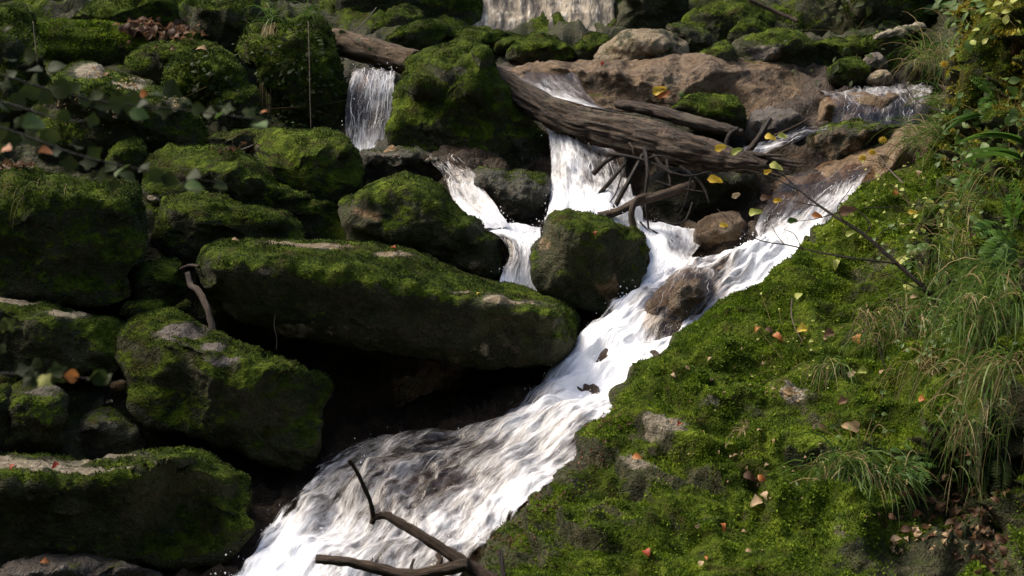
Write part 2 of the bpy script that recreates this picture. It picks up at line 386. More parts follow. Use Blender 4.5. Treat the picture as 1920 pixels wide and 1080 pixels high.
# ------------------------------------------------------------------ ground: the stepped gorge floor climbing away from the viewpoint
GR = [(-900,-900,24),(960,-900,24),(2800,-900,23),(-900,-300,19),(960,-300,19),(2800,-300,18),(0,-60,14.6),(500,-60,15.4),(960,-60,16.4),(1400,-60,15.6),(1800,-60,13.6),
 (100,60,13.6),(560,60,14.2),(900,60,14.6),(1200,70,14.4),(1500,60,14.2),(1750,60,13.4),(100,140,12.6),(420,140,12.6),(560,150,13.),(690,130,12.6),(900,110,13.2),(1200,112,12.9),(1500,120,12.8),(1700,120,12.6),
 (250,230,11.4),(480,235,11.9),(580,240,12.2),(690,150,12.15),(690,220,12.),(690,285,11.75),(860,200,12),(1000,175,12.1),(1150,200,11.9),(1300,205,11.9),(1500,200,11.8),(1650,180,12.15),(1750,180,12.1),
 (100,310,10.8),(250,300,10.9),(430,262,11.),(700,320,11.2),(830,300,10.95),(900,340,10.7),(1000,330,11.1),(1100,330,11.),(1240,350,11.1),(1350,310,11.1),(1480,270,11.25),(1640,250,11.4),(1740,240,11.4),
 (60,420,9.9),(285,400,10.),(600,420,10.2),(870,400,10.35),(950,440,10.2),(1100,420,10.3),(1260,410,10.6),(1350,400,10.5),(1480,380,10.4),(1560,360,10.4),
 (290,540,9.5),(360,500,9.5),(100,600,9.),(400,640,9.3),(970,500,9.95),(960,560,9.75),(1100,520,10.),(1200,520,9.85),(1300,480,9.95),(1420,480,9.8),(1500,440,9.9),
 (210,730,8.7),(320,610,9.1),(460,720,9.7),(560,680,10.2),(700,700,10.3),(850,720,9.9),(760,790,9.3),(980,720,9.3),(1130,640,9.25),(1250,600,9.),(1330,560,9.2),
 (150,870,8.),(400,860,8.4),(520,930,8.3),(640,830,8.75),(700,900,8.1),(860,820,8.6),(1000,800,8.3),(1120,760,8.15),(1000,880,7.95),(1060,845,8.),(940,950,7.55),(1180,745,8.4),(860,960,7.5),(700,1000,7.5),(560,1000,7.7),(480,1000,7.8),(460,1070,7.3),(300,1080,7.2),(100,1080,7.2),
 (700,1080,7.05),(900,1040,7.2),(1200,900,7.5),(1500,700,8.4),(1600,500,9.2),(1700,350,10.),(1800,200,10.2),(1900,400,9.),(1900,800,7.4),
 (-400,1080,6.4),(-400,500,8.4),(-400,100,10.6),(2400,200,9.2),(2400,600,8.),(2400,1100,6.),(960,1200,6.7),(200,1250,6.5),(1700,1250,6.),(960,1500,5.6),(-400,1500,5.2),(2400,1500,5.)]
gw = RBF([(g[0], g[1]) for g in GR], [g[2] for g in GR], 10.)
ny, nx = 300, 360
yy = np.concatenate((np.linspace(-900, -60, 40), np.linspace(-55, 1130, 235), np.linspace(1140, 1500, 25))); xx = np.concatenate((np.linspace(-900, -60, 40), np.linspace(-52, 1980, 280), np.linspace(1990, 2800, 40)))
X, Y = np.meshgrid(xx, yy); G = np.stack((X.ravel(), Y.ravel()), 1)
V = P(G[:, 0], G[:, 1], gw(G)); F = sheet('', ny, nx, None, None)
n = normals(V, F); n = n*np.where((n*-V).sum(1, keepdims=True) < 0, -1, 1)
V = V+n*(.10*fbm(V, .55, 3, 77)+.07*(1-np.abs(vn(V, .2, 78))*2)+.035*fbm(V, .08, 3, 79)-.03)[:, None]
n = normals(V, F); n = n*np.where((n*-V).sum(1, keepdims=True) < 0, -1, 1)
stream = np.zeros(len(V))
for sx, sy, sw, sh_ in ((1100,640,420,160),(800,900,420,190),(1350,430,300,120),(1600,230,220,120),(1080,330,160,130),(970,470,80,110),(870,350,80,90),(690,210,60,90),(1030,150,110,50),(1250,150,220,70),(560,1020,320,120)):
    stream = np.maximum(stream, np.exp(-((G[:, 0]-sx)/sw)**2-((G[:, 1]-sy)/sh_)**2))
gm = .30+.35*(n[:, 2]-.3)+.35*fbm(V, .4, 3, 81)-1.3*stream+.1*sst(120, 20, G[:, 1])
ground = mesh('ground', V, F[:, ::-1], M['soil'], None, True, {'moss': gm, 'wet': np.clip(stream, 0, .6), 'bare': np.clip(stream*1.3-.1, 0, 1)}); tag(ground, kind='structure')
solid(V, F)
o = scatter_moss(None, V, F, np.clip(gm, 0, 1), 8000, .013, cap=90000, name='ground_moss', kind='stuff')
if o: tag(o, 'low green moss growing over the gorge floor between the boulders', 'moss', kind='stuff')
# unseen gorge walls, added beside and behind the viewpoint to block low sky light
ph = np.linspace(R(-215), R(35), 90); zz = np.linspace(0, 1, 24)
PH, ZZ = np.meshgrid(ph, zz); rad = 8.2+3.2*ZZ**1.4+.8*np.sin(PH*3)
X = np.cos(PH)*rad*1.0; Y = 6.+np.sin(PH)*rad*1.25; Z = -4.2+ZZ*9.5
V = np.stack((X.ravel(), Y.ravel(), Z.ravel()), 1); V[:, :2] += V[:, :2]*.12*fbm(V, 1.6, 3, 91)[:, None]*.6
F = sheet('', 24, 90, None, None)
wallg = mesh('added_gorge_wall', V, F[:, ::-1], M['soil'], None, True, {'moss': .6+.4*fbm(V, 1., 2, 92), 'wet': np.zeros(len(V))}); tag(wallg, kind='structure')

# ------------------------------------------------------------------ the mossy bank on the right
EDGE = np.array([(-300,1830),(-200,1820),(0,1815),(100,1800),(200,1772),(290,1750),(316,1710),(330,1655),(345,1618),(370,1592),(400,1568),(450,1508),(500,1456),(530,1426),(560,1368),(600,1308),(640,1262),(665,1236),(700,1194),(740,1150),(800,1114),(850,1076),(900,1030),(950,982),(1000,936),(1040,910),(1100,880),(1300,800)], float)
BK = [(1820,-200,10.),(1815,0,9.7),(1772,200,9.7),(1750,290,9.9),(1655,330,9.9),(1592,370,9.65),(1508,450,9.2),(1426,530,8.8),(1308,600,8.5),(1236,665,8.15),(1150,740,7.85),(1114,800,7.62),(1030,900,7.25),(936,1000,6.9),(880,1100,6.6),(800,1300,5.9),
 (1200,760,7.6),(1300,680,7.95),(1300,800,7.3),(1180,850,7.35),(1080,960,6.9),(1500,620,8.15),(1600,430,9.1),(1680,450,8.8),(1700,340,9.45),(1800,330,9.1),(1850,200,8.95),(1880,100,8.95),(1900,0,8.8),(2200,0,7.8),(2200,300,7.6),(1850,420,8.35),(1760,500,8.4),(1800,600,7.95),(1640,690,7.7),(1600,800,7.2),(1500,800,7.35),(1400,950,6.75),(1250,1050,6.45),(1550,1050,6.25),(1450,870,7.05),
 (1700,800,7.05),(1780,780,6.95),(1700,930,6.95),(1800,900,7.1),(1900,880,6.95),(1900,720,7.15),(1920,780,6.75),(1750,1010,6.75),(1880,1000,6.85),(1900,1080,6.35),(1700,1080,6.2),(1990,700,6.8),(2250,600,6.3),(2250,1100,5.3),(1500,1300,5.4),(2250,1300,4.9),(1850,1300,5.3)]
bkr = RBF([(b_[0], b_[1]) for b_ in BK], [b_[2] for b_ in BK], 10.)
yy = np.concatenate((np.linspace(-300, -20, 30), np.linspace(-12, 1120, 330), np.linspace(1130, 1300, 20)))
uu = np.concatenate((np.linspace(-.12, -.01, 6), np.linspace(0, 1, 250)**1.25)); nu = len(uu); nyb = len(yy)
ex = np.interp(yy, EDGE[:, 0], EDGE[:, 1]); ex = ex+(17*vn(np.stack((yy, 0*yy, 0*yy), 1), 55., 51)+9*vn(np.stack((yy, 0*yy, 0*yy), 1), 21., 52))*sst(380, 520, yy)
ex = np.convolve(np.pad(ex, 3, 'edge'), np.ones(7)/7, 'valid')
U, YY = np.meshgrid(uu, yy); EX = ex[:, None]+0*U
Xb = EX+np.clip(U, 0, 1)*(2250-EX); Xs = np.where(U < 0, EX+(-U)*90, Xb)
G = np.stack((Xs.ravel(), YY.ravel()), 1); D = bkr(np.stack((Xb.ravel(), YY.ravel()), 1)); us = U.ravel()
D = D+np.where(us < 0, np.sqrt(np.clip(-us/.12, 0, 1))*.75, 0)+.16*np.exp(-(np.clip(us, 0, 1)/.022))
V = P(G[:, 0], G[:, 1], D); F = sheet('', nyb, nu, None, None)
n = normals(V, F); n = n*np.where((n*-V).sum(1, keepdims=True) < 0, -1, 1)
sk_ = np.stack((V[:, 0]*.8, V[:, 1]*.8, V[:, 2]*2.2), 1)
ph_ = (V[:, 2]+.22*V[:, 0]+.10*fbm(V, .5, 3, 31))/.17; saw = ph_-np.floor(ph_); saw = np.where(saw < .82, saw/.82, (1-saw)/.18)
ph2 = (V[:, 2]+.35*V[:, 0]+.07*fbm(V, .3, 3, 33))/.075; saw2 = ph2-np.floor(ph2); saw2 = np.where(saw2 < .8, saw2/.8, (1-saw2)/.2)
lm = sst(-.3, .4, fbm(V, .5, 2, 35))
amp = np.where(us < 0, .3, np.clip(.35+us*12, 0, 1))
right = sst(1500, 1800, G[:, 0])
pil = sst(1690, 1800, G[:, 0])*np.where(us < 0, 0, 1)*np.clip(us*14, 0, 1)
V = V+n*(pil*(.13*fbm(V*np.array((2., 2., .8)), .5, 3, 41)+.06*(1-2*np.abs(vn(V*np.array((1.6, 1.6, .7)), .25, 42)))))[:, None]
V = V-n*(amp*(.085*(.45+lm)*(saw-.4)+.034*lm*(saw2-.4)))[:, None]+n*(amp*.7*(.075*fbm(sk_, .6, 3, 21)+(.05+.04*right)*(1-np.abs(vn(sk_, .22, 22))*2)+.05*(1-np.abs(vn(sk_*np.array((.6,.6,1.)), .33, 28))*2)+.045*fbm(sk_, .16, 3, 23)+.016*fbm(V, .045, 2, 24)))[:, None]
n = normals(V, F); n = n*np.where((n*-V).sum(1, keepdims=True) < 0, -1, 1)
bm_ = .84+.55*(n[:, 2]-.45)+.30*fbm(sk_, .3, 3, 25)-.17*sst(780, 960, G[:, 1])*sst(1600, 1300, G[:, 0])
bm_ -= .38*np.exp(-(np.clip(us, 0, 1)/.035)**2)*(sst(560, 700, G[:, 1]))+.25*np.exp(-(np.clip(us, 0, 1)/.02)**2)
for bx0, by0, bw, bh, am in ((1250,815,55,22,.9),(1200,870,45,18,.8),(1320,770,35,10,.4),(1060,990,60,26,.5),(1130,960,60,14,.6),(1020,1030,70,20,.5),(1180,1000,50,12,.45),(1250,900,60,14,.5),(1350,880,60,12,.4),(1420,780,50,12,.4),(1420,720,60,10,.35),(1560,560,50,12,.4),(1590,640,40,14,.4),(1090,905,40,16,.5),(1500,745,40,18,.7),(1500,800,50,25,.5),(1700,930,60,60,.6),(1850,930,110,120,1.0),(1700,1060,180,40,.8),(1880,850,60,100,.8),(1570,1000,40,30,.5),(1300,1040,60,20,.4),(1640,520,60,40,.4),(1330,985,20,8,.5),(1480,890,40,25,.35),(1385,700,40,14,.25),(1840,340,40,120,.35),(1740,480,50,60,.4)):
    bm_ -= am*np.exp(-((G[:, 0]-bx0)/bw)**2-((G[:, 1]-by0)/bh)**2)
wetb = np.exp(-(np.clip(us, 0, 1)/.03)**2)*sst(600, 760, G[:, 1])*.15
bank = mesh('bank', V, F[:, ::-1], M['bankrock'], None, True, {'moss': np.clip(bm_, -.5, 1.4), 'wet': wetb, 'bare': np.clip(sum(1.2*np.exp(-((G[:, 0]-x_)/w_)**2-((G[:, 1]-y_)/h_)**2) for x_, y_, w_, h_ in ((1250,812,60,22),(1200,868,45,18),(1320,770,35,10),(1500,745,40,18),(1570,1000,40,30)))+.3*fbm(sk_, .25, 3, 27), 0, 1)}); tag(bank, kind='structure')
solid(V, F)
mk = np.clip(bm_, 0, 1)*np.where(us < 0, 0, 1)*(G[:, 0] < 2000)*(G[:, 1] > -80)*(G[:, 1] < 1150)
BV, BF, BMK, BPX = V, F, mk, G
gold = sst(1755, 1810, G[:, 0])*sst(520, 330, G[:, 1])*sst(-.45, .1, fbm(V, .35, 2, 43)+.6*sst(300, 150, G[:, 1]))
o = scatter_moss(None, V, F, mk*(1-gold), 34000, .0085, cap=300000, name='bank_moss'); tag(o, 'bright green moss covering the sloping right bank', 'moss', kind='stuff')
o = scatter_moss(None, V, F, mk*gold, 26000, .013, 'mossgold', cap=60000, name='golden_moss'); tag(o, 'golden yellow moss hanging on the upper right bank', 'moss', kind='stuff')

# ------------------------------------------------------------------ water: rows of (left px, py, distance, right px, py, distance, foam left, foam middle, foam right)
def flow(name, rows, amp=.03, nstreak=600, nv=None, ncol=None, bulge=0., seed=0, edge=(1, 1), streakw=.006, slen=.16, drops=0, ends=(0, 0), fadel=.10):
    rows = np.asarray(rows, float); k = len(rows)
    A = P(rows[:, 0], rows[:, 1], rows[:, 2]); Bq = P(rows[:, 3], rows[:, 4], rows[:, 5])
    L = np.linalg.norm(np.diff((A+Bq)/2, axis=0), axis=1).sum(); W = np.linalg.norm(A-Bq, axis=1).mean()
    nv = nv or int(np.clip(L/.018, 20, 260)); nc = ncol or int(np.clip(W/.018, 16, 130))
    S = cr(np.hstack((A, Bq, rows[:, 6:9])), nv); a, b = S[:, :3], S[:, 3:6]
    u = np.linspace(0, 1, nc)
    V = a[:, None]*(1-u)[None, :, None]+b[:, None]*u[None, :, None]
    up = np.array((0, -.45, .9)); V = V+up*(bulge*np.sin(np.pi*u))[None, :, None]
    fo = S[:, 6:7]*np.clip(1-2*u, 0, 1)[None]+S[:, 7:8]*(1-np.abs(2*u-1))[None]+S[:, 8:9]*np.clip(2*u-1, 0, 1)[None]
    ds = np.append(0, np.cumsum(np.linalg.norm(np.diff((a+b)/2, axis=0), axis=1)))
    wd = np.linalg.norm(a-b, axis=1)
    uvu = np.broadcast_to(((u-.5)[None]*(.35*W+.65*wd)[:, None]), (nv, nc)); uvv = np.broadcast_to(ds[:, None], (nv, nc))
    q = np.stack((uvu.ravel()+seed*3.1, uvv.ravel()+seed*1.7, np.zeros(nv*nc)), 1)
    F = sheet('', nv, nc, None, None); Vf = V.reshape(-1, 3)
    n = normals(Vf, F); n = n*np.where((n*-Vf).sum(1, keepdims=True) < 0, -1, 1); n = n*.6+np.array((0, -.25, .5)); n /= np.linalg.norm(n, axis=1, keepdims=True)
    qs = q*np.array((1, .32, 1)); qm = q*np.array((1, .58, 1))
    h = amp*(1.2*fbm(qm, .26, 2, seed+1)+.42*fbm(qm, .09, 2, seed+2)+.16*fbm(q*np.array((1, .3, 1)), .03, 2, seed+4))
    def surf(ix): return Vf[ix]
    Vd = Vf+n*h[:, None]
    e = np.minimum(np.clip(u/fadel, 0, 1) if edge[0] else 1+0*u, np.clip((1-u)/.10, 0, 1) if edge[1] else 1+0*u)
    t = np.linspace(0, 1, nv); e2 = np.minimum(np.clip((t+1e-6)/.06, 0, 1) if ends[0] else 1+0*t, np.clip((1-t)/.06, 0, 1) if ends[1] else 1+0*t)
    ee = np.minimum(e[None], e2[:, None])*np.ones((nv, nc))
    Vs, Fs, fo_, ed, uv = [Vd], [F], [fo.ravel()], [ee.ravel()], [q[:, :2]]
    base = len(Vd)
    nstreak = int(nstreak*.09); streakw *= .3
    if nstreak:                                                    # loose ropes and flecks of white water riding on the sheet
        p = (np.clip(fo, .05, 1)**1.5*np.clip(ee*1.6-.8, 0, 1)).ravel(); p[nc*(nv-3):] *= .2; p /= p.sum()
        st = RNG.choice(len(p), nstreak, p=p); iv, iu = st//nc, st % nc
        K = 6; ln = np.maximum(3, (slen*(.4+RNG.random(nstreak)*1.2)/(L/nv))).astype(float)
        tt = np.linspace(0, 1, K); jv = np.clip(iv[:, None]+ln[:, None]*(tt-.5)[None], 0, nv-1.001)
        ju = np.clip(iu[:, None]+RNG.normal(size=(nstreak, 1))*tt[None]*1.2+RNG.normal(size=(nstreak, K))*.35, 0, nc-1.001)
        def lerp(arr):
            i0 = jv.astype(int); k0 = ju.astype(int); fv = (jv-i0)[..., None]; fu = (ju-k0)[..., None]; G = arr.reshape(nv, nc, -1)
            return G[i0, k0]*(1-fv)*(1-fu)+G[i0+1, k0]*fv*(1-fu)+G[i0, k0+1]*(1-fv)*fu+G[i0+1, k0+1]*fv*fu
        pp = lerp(Vd); nn = lerp(n); off = (.003+RNG.random((nstreak, 1))**2*amp*.9)*np.sin(np.pi*tt)[None]+.002
        side = (b-a)[np.clip(iv, 0, nv-1)]; side /= np.linalg.norm(side, axis=1, keepdims=True)
        wv = streakw*(.35+RNG.random((nstreak, 1))**2*1.6)*np.sin(np.pi*(tt*.9+.05))[None]
        c = pp+nn*off[..., None]
        l = c-side[:, None]*wv[..., None]*.5; r = c+side[:, None]*wv[..., None]*.5
        vv = np.stack((l, r), 2).reshape(-1, 3); bi = base+np.arange(nstreak)[:, None]*2*K+np.arange(K-1)[None]*2
        ff = np.stack((bi, bi+1, bi+3, bi+2), -1).reshape(-1, 4)
        Vs.append(vv); Fs.append(ff); fo_.append(np.repeat(.55+.6*RNG.random(nstreak), 2*K)); ed.append(np.full(len(vv), 1.)); uv.append(np.repeat(lerp(q[:, :2].copy()), 2, axis=1).reshape(-1, 2)); base += len(vv)
    if drops:
        p = (np.clip(fo, 0, 1)**3).ravel(); p /= p.sum(); st = RNG.choice(len(p), drops, p=p)
        c = Vd[st]+n[st]*(RNG.random((drops, 1))**2*.09)+RNG.normal(size=(drops, 3))*.018
        r = (.0016+RNG.random((drops, 1))**3*.0045)
        o6 = np.array(((1,0,0),(-1,0,0),(0,1,0),(0,-1,0),(0,0,1.3),(0,0,-1.3)), float); vv = (c[:, None]+o6[None]*r[:, None]).reshape(-1, 3)
        t8 = np.array(((0,2,4),(2,1,4),(1,3,4),(3,0,4),(2,0,5),(1,2,5),(3,1,5),(0,3,5))); ff = (base+np.arange(drops)[:, None, None]*6+t8[None]).reshape(-1, 3)
        Vs.append(vv); Fs.append(ff); fo_.append(np.full(len(vv), 1.3)); ed.append(np.full(len(vv), 1.)); uv.append(np.zeros((len(vv), 2)))
    o = mesh(name, np.vstack(Vs), Fs, M['water'], None, True, {'foam': np.concatenate(fo_), 'edge': np.concatenate(ed)}, np.vstack(uv))
    tag(o, kind='structure'); return o

# main chute, from the foot of the right hand fall down to the pool at the bottom
flow('stream', [(1330,462,9.8,1490,462,9.6,.5,.95,.9),(1240,520,9.5,1435,528,9.2,.75,.45,.9),(1165,570,9.25,1345,596,8.9,.85,.45,.75),(1085,625,9.05,1275,648,8.62,.85,.85,.75),(1020,700,8.88,1240,690,8.35,.6,.98,.95),
 (930,765,8.72,1170,755,8.02,.35,.74,.8),(800,800,8.6,1120,810,7.75,.36,.6,.58),(660,835,8.4,1050,895,7.42,.50,.44,.70),(570,890,8.,985,960,7.2,.54,.46,.78),(520,960,7.6,935,1020,7.,.66,.58,.62),
 (450,1025,7.25,880,1075,6.8,1.05,.62,.5),(400,1085,6.95,840,1140,6.6,1.0,.7,.5),(350,1150,6.7,820,1200,6.4,.9,.6,.5)], .055, 200, bulge=.03, seed=1, streakw=.010, slen=.22, drops=600, edge=(1, 1), ncol=120, nv=260, fadel=.26)
# curtain at the upper left
flow('waterfall', [(662,132,12.1,748,134,12.1,.15,.25,.25),(658,146,11.86,742,146,11.86,.5,.55,.6),(648,190,11.72,738,188,11.72,.42,.50,.55),(645,240,11.64,730,235,11.64,.5,.42,.58),(655,290,11.55,716,288,11.55,.85,.8,.9)], .022, 900, seed=2, streakw=.008, slen=.3, drops=150)
flow('stream', [(665,284,11.5,722,286,11.45,.9,.8,.6),(672,300,11.2,740,300,11.2,.25,.2,.2),(685,330,11.0,765,322,10.95,.25,.2,.2),(700,345,10.8,770,340,10.8,.15,.15,.2)], .008, 40, seed=3, ends=(0, 1))
flow('waterfall', [(785,290,11.,860,290,10.95,.1,.1,.05),(805,305,10.72,868,304,10.7,.2,.3,.2),(830,332,10.5,888,326,10.5,.42,.45,.35),(846,366,10.32,908,356,10.3,.65,.66,.55),(872,400,10.15,935,396,10.12,.8,.72,.75),(895,436,10.02,958,434,10.02,1.,1.,1.)], .028, 900, seed=4, streakw=.008, slen=.14, drops=200)
flow('stream', [(898,424,10.12,1018,420,10.15,.9,.95,.8),(920,440,9.98,1014,440,9.98,.7,1.05,1.),(944,456,9.86,1006,456,9.84,.2,.75,.9),(955,480,9.76,1000,480,9.75,.4,.6,.7),(944,508,9.68,1000,508,9.66,.55,.62,.7),(932,545,9.6,1010,550,9.6,.95,1.,1.)], .022, 900, seed=5, streakw=.007, slen=.12, drops=200, bulge=.02)
# the white fall under the log, its basin, and the spill that joins the chute
flow('waterfall', [(1012,212,11.6,1110,232,11.5,.5,.5,.5),(1022,236,11.3,1130,262,11.2,.7,.6,.5),(1028,275,10.95,1158,292,10.85,.66,.54,.42),(1030,320,10.6,1172,330,10.55,.66,.60,.44),(1026,365,10.32,1190,372,10.28,.8,.72,.55),(1020,405,10.12,1210,412,10.1,1.,1.,.95),(1015,440,10.0,1225,440,10.,1.,1.,1.)], .04, 2200, seed=6, streakw=.010, slen=.2, drops=500, bulge=.05)
flow('stream', [(1185,412,10.15,1330,428,10.15,.9,.8,.65),(1195,432,9.95,1322,448,9.95,.9,.75,.6),(1206,460,9.75,1300,472,9.75,.95,.7,.6),(1216,490,9.58,1310,492,9.55,.9,.9,.8),(1190,530,9.42,1280,530,9.4,.95,.95,.7),(1150,572,9.28,1220,578,9.26,1,1,.8)], .03, 900, seed=7, streakw=.008, slen=.14, drops=200)
# right hand fall over the brown ledge
flow('stream', [(1285,497,9.2,1340,500,9.2,.6,.5,.6),(1250,525,8.98,1340,532,8.98,.5,.25,.4),(1222,562,8.9,1325,566,8.9,.5,.2,.4),(1205,600,8.86,1290,610,8.84,.6,.25,.45),(1190,640,8.75,1262,645,8.72,.9,.6,.8)], .02, 300, seed=12, ends=(1, 1), slen=.1)
flow('waterfall', [(1655,252,11.3,1752,226,11.3,.05,.1,.05),(1570,296,10.85,1710,270,10.85,.02,.22,.08),(1480,328,10.55,1640,318,10.5,.05,.25,.34),(1445,368,10.25,1606,368,10.1,.36,.42,.66),(1412,420,9.95,1565,412,9.85,.62,.6,.66),(1388,466,9.75,1520,458,9.55,.85,.8,.8),(1340,500,9.6,1465,508,9.3,.95,1.,1.)], .03, 1800, seed=8, streakw=.008, slen=.16, drops=400)
# thin water on the upper ledges
flow('stream', [(1525,158,12.25,1755,152,12.3,.3,.25,.3),(1530,168,12.,1755,164,12.,.5,.4,.5),(1545,180,11.62,1750,180,11.6,.40,.55,.45),(1560,200,11.38,1748,206,11.34,.35,.42,.32),(1555,232,11.18,1740,240,11.12,.3,.35,.3)], .02, 900, seed=9, ends=(1, 1))
flow('stream', [(1600,184,11.62,1628,182,11.62,.3,.55,.3),(1584,212,11.35,1610,216,11.35,.5,.7,.3),(1550,236,11.12,1576,244,11.1,.35,.55,.3),(1490,244,10.98,1510,260,10.9,.3,.5,.3),(1425,264,10.8,1440,286,10.7,.4,.68,.45),(1390,275,10.65,1400,300,10.55,.4,.5,.4)], .03, 900, seed=10, ends=(1, 1), slen=.1)
flow('waterfall', [(925,124,12.35,1080,126,12.4,.05,.05,.05),(940,138,12.,1084,134,12.,.2,.22,.2),(970,158,11.75,1092,158,11.72,.45,.45,.4),(1010,176,11.5,1115,190,11.4,.75,.62,.3),(1090,196,11.35,1165,212,11.25,.8,.7,.3),(1150,206,11.2,1210,222,11.1,.7,.6,.2)], .014, 420, seed=11, ends=(1, 1), slen=.09)

# ------------------------------------------------------------------ boulders, one by one
def run(*a, **k): return boulder(*a, **k)
BIG = dict(dens=22000)
run('huge slab-like mossy boulder overhanging the dark hollow in the centre', [(372,490),(385,462),(410,450),(450,449),(520,452),(600,447),(660,450),(720,462),(800,480),(850,500),(900,518),(960,530),(1000,540),(1040,553),(1070,570),(1085,595),(1082,625),(1065,655),(1040,680),(1010,690),(950,692),(880,690),(800,675),(720,660),(640,645),(560,630),(490,612),(440,600),(415,570),(395,550),(378,520)],
 9.25, .75, .55, [(395,492),(450,492),(520,502),(600,508),(700,524),(800,548),(880,566),(980,576),(1045,595)], moss=.50, bf=.72, bare=((500,508,14,8,.6),(965,562,60,10,.9),(860,540,40,5,.6),(620,465,90,6,.8),(740,478,50,5,.6),(520,462,60,4,.5),(900,650,120,40,.3),(560,620,120,22,.4)), dens=22000, mat='tan', facets=0, rough=.65)
run('long boulder with a bare pale top and mossy front at the lower left corner', [(-60,855),(0,850),(100,852),(150,860),(220,855),(280,852),(340,848),(380,850),(400,862),(430,880),(455,900),(462,930),(465,970),(478,985),(465,1010),(440,1035),(400,1048),(330,1055),(200,1060),(100,1058),(-60,1050)],
 7.75, .7, .5, [(-40,892),(100,900),(200,896),(300,892),(360,885),(430,920)], moss=.42, bf=.8, bare=((60,868,110,14,.9),(230,864,70,7,.8),(190,888,90,5,.7),(0,880,90,10,.7)), mat='pale', dens=22000, mlen=.008)
run('wedge shaped boulder with a pale streaked top over the dark hollow at left', [(228,660),(240,620),(255,600),(300,590),(340,592),(400,620),(440,640),(500,670),(560,690),(610,705),(622,730),(605,770),(600,820),(585,850),(560,882),(520,872),(440,840),(360,815),(290,795),(255,770),(240,720)],
 8.55, .6, .5, [(255,655),(320,672),(400,668),(480,695),(570,718)], moss=.42, bf=.75, bare=((340,618,48,9,.9),(400,645,26,8,.8),(290,632,25,9,.6),(420,668,40,8,.7)), mat='grey', dens=22000)
run('broad pale edged mossy boulder at the left frame edge below the massive block', [(-60,570),(0,562),(60,570),(120,580),(180,595),(232,610),(235,660),(225,695),(180,700),(100,715),(0,712),(-60,710)], 8.75, .5, .5, [(-40,592),(100,606),(200,630)], moss=.38, bf=.8, bare=((20,572,60,9,1.),(140,590,60,7,.9),(140,680,25,20,.5)), mat='pale')
run('blocky dark boulder at the left frame edge under a lit rim, left of a crack', [(-80,735),(-30,722),(14,724),(22,745),(20,800),(4,838),(-80,848)], 8.1, .35, .4, moss=.3)
run('squarish dark mossy boulder with a pale upper rim, right of the vertical crack', [(20,738),(40,720),(70,722),(110,735),(124,755),(118,800),(115,840),(60,850),(14,842),(22,790)], 8.1, .35, .4, moss=.3, bare=((80,732,30,6,.9),))
run('small dark wet boulder in the shadow left of the wedge shaped boulder', [(130,850),(140,800),(170,775),(210,770),(245,790),(272,825),(262,850),(200,862)], 8.25, .25, .35, moss=.12, wet=.6, mat='grey')
run('massive dark mossy block with a bright mossy right rim at the left frame edge', [(-60,325),(0,322),(60,330),(150,345),(220,350),(250,345),(268,390),(274,440),(270,480),(245,510),(240,560),(180,575),(100,570),(0,562),(-60,560)], 9.4, .7, .5, [(-40,350),(100,372),(200,385),(250,400)], moss=.5, bf=.85, dens=22000, mlen=.010)
run('small cube-like mossy boulder squeezed between the left block and the huge slab', [(248,500),(280,490),(310,483),(335,492),(345,520),(345,560),(320,580),(270,575),(250,560)], 9.2, .3, .3, moss=.6)
run('low mossy stone lying under the small cube-like boulder', [(232,580),(250,565),(290,560),(315,575),(310,592),(270,598),(235,592)], 8.95, .2, .2, moss=.6)
run('mossy pebble wedged beside the pale broken stick', [(326,592),(338,566),(352,560),(352,585),(340,597)], 8.85, .08, .1, moss=.7)
run('bare grey stone half hidden behind the pale broken stick', [(364,590),(372,575),(395,575),(412,590),(415,612),(390,615),(368,606)], 9.1, .1, .2, moss=.0, mat='grey')
run('humped mossy boulder right behind the left end of the huge slab', [(280,430),(290,390),(310,370),(340,362),(385,362),(440,378),(500,395),(545,405),(568,430),(566,460),(520,464),(430,466),(395,475),(370,500),(330,490),(290,465)], 9.75, .45, .4, moss=.52)
run('long sloping mossy boulder between the yellow-topped and humped boulders', [(265,330),(280,290),(320,272),(370,270),(420,278),(450,290),(490,310),(520,335),(560,350),(600,370),(640,390),(662,410),(660,445),(600,465),(540,460),(440,420),(380,400),(300,385),(275,360)], 10.25, .5, .45, moss=.58)
run('boulder with a flat yellow-green moss top at the left centre', [(478,260),(500,247),(560,240),(620,242),(650,252),(665,280),(680,310),(675,345),(650,368),(620,380),(570,368),(520,345),(490,320),(480,285)], 10.7, .55, .4, [(492,282),(540,294),(600,290),(655,282)], moss=.58, bf=.85)
run('dark rounded boulder with moss on its crown, left of the narrow water funnel', [(640,385),(650,368),(690,345),(730,332),(780,328),(810,345),(840,380),(870,410),(905,440),(935,462),(945,490),(938,520),(900,530),(860,520),(800,505),(720,480),(660,465),(650,430)], 10.0, .55, .4, moss=.38, nbare=-.1, mat='brown', bare=((690,395,30,14,.5),(900,500,40,25,.5)))
run('squarish dark boulder standing in the water between the funnel and the main chute', [(995,500),(1000,460),(1015,425),(1040,397),(1080,398),(1130,405),(1180,430),(1205,450),(1215,490),(1208,525),(1190,550),(1160,570),(1135,588),(1100,580),(1070,572),(1030,555),(1005,530)], 9.75, .5, .4, [(1035,425),(1100,418),(1185,450)], moss=.40, bf=.9, nbare=-.15, mat='brown', bare=((1150,545,35,35,.6),(1025,470,20,40,.5)))
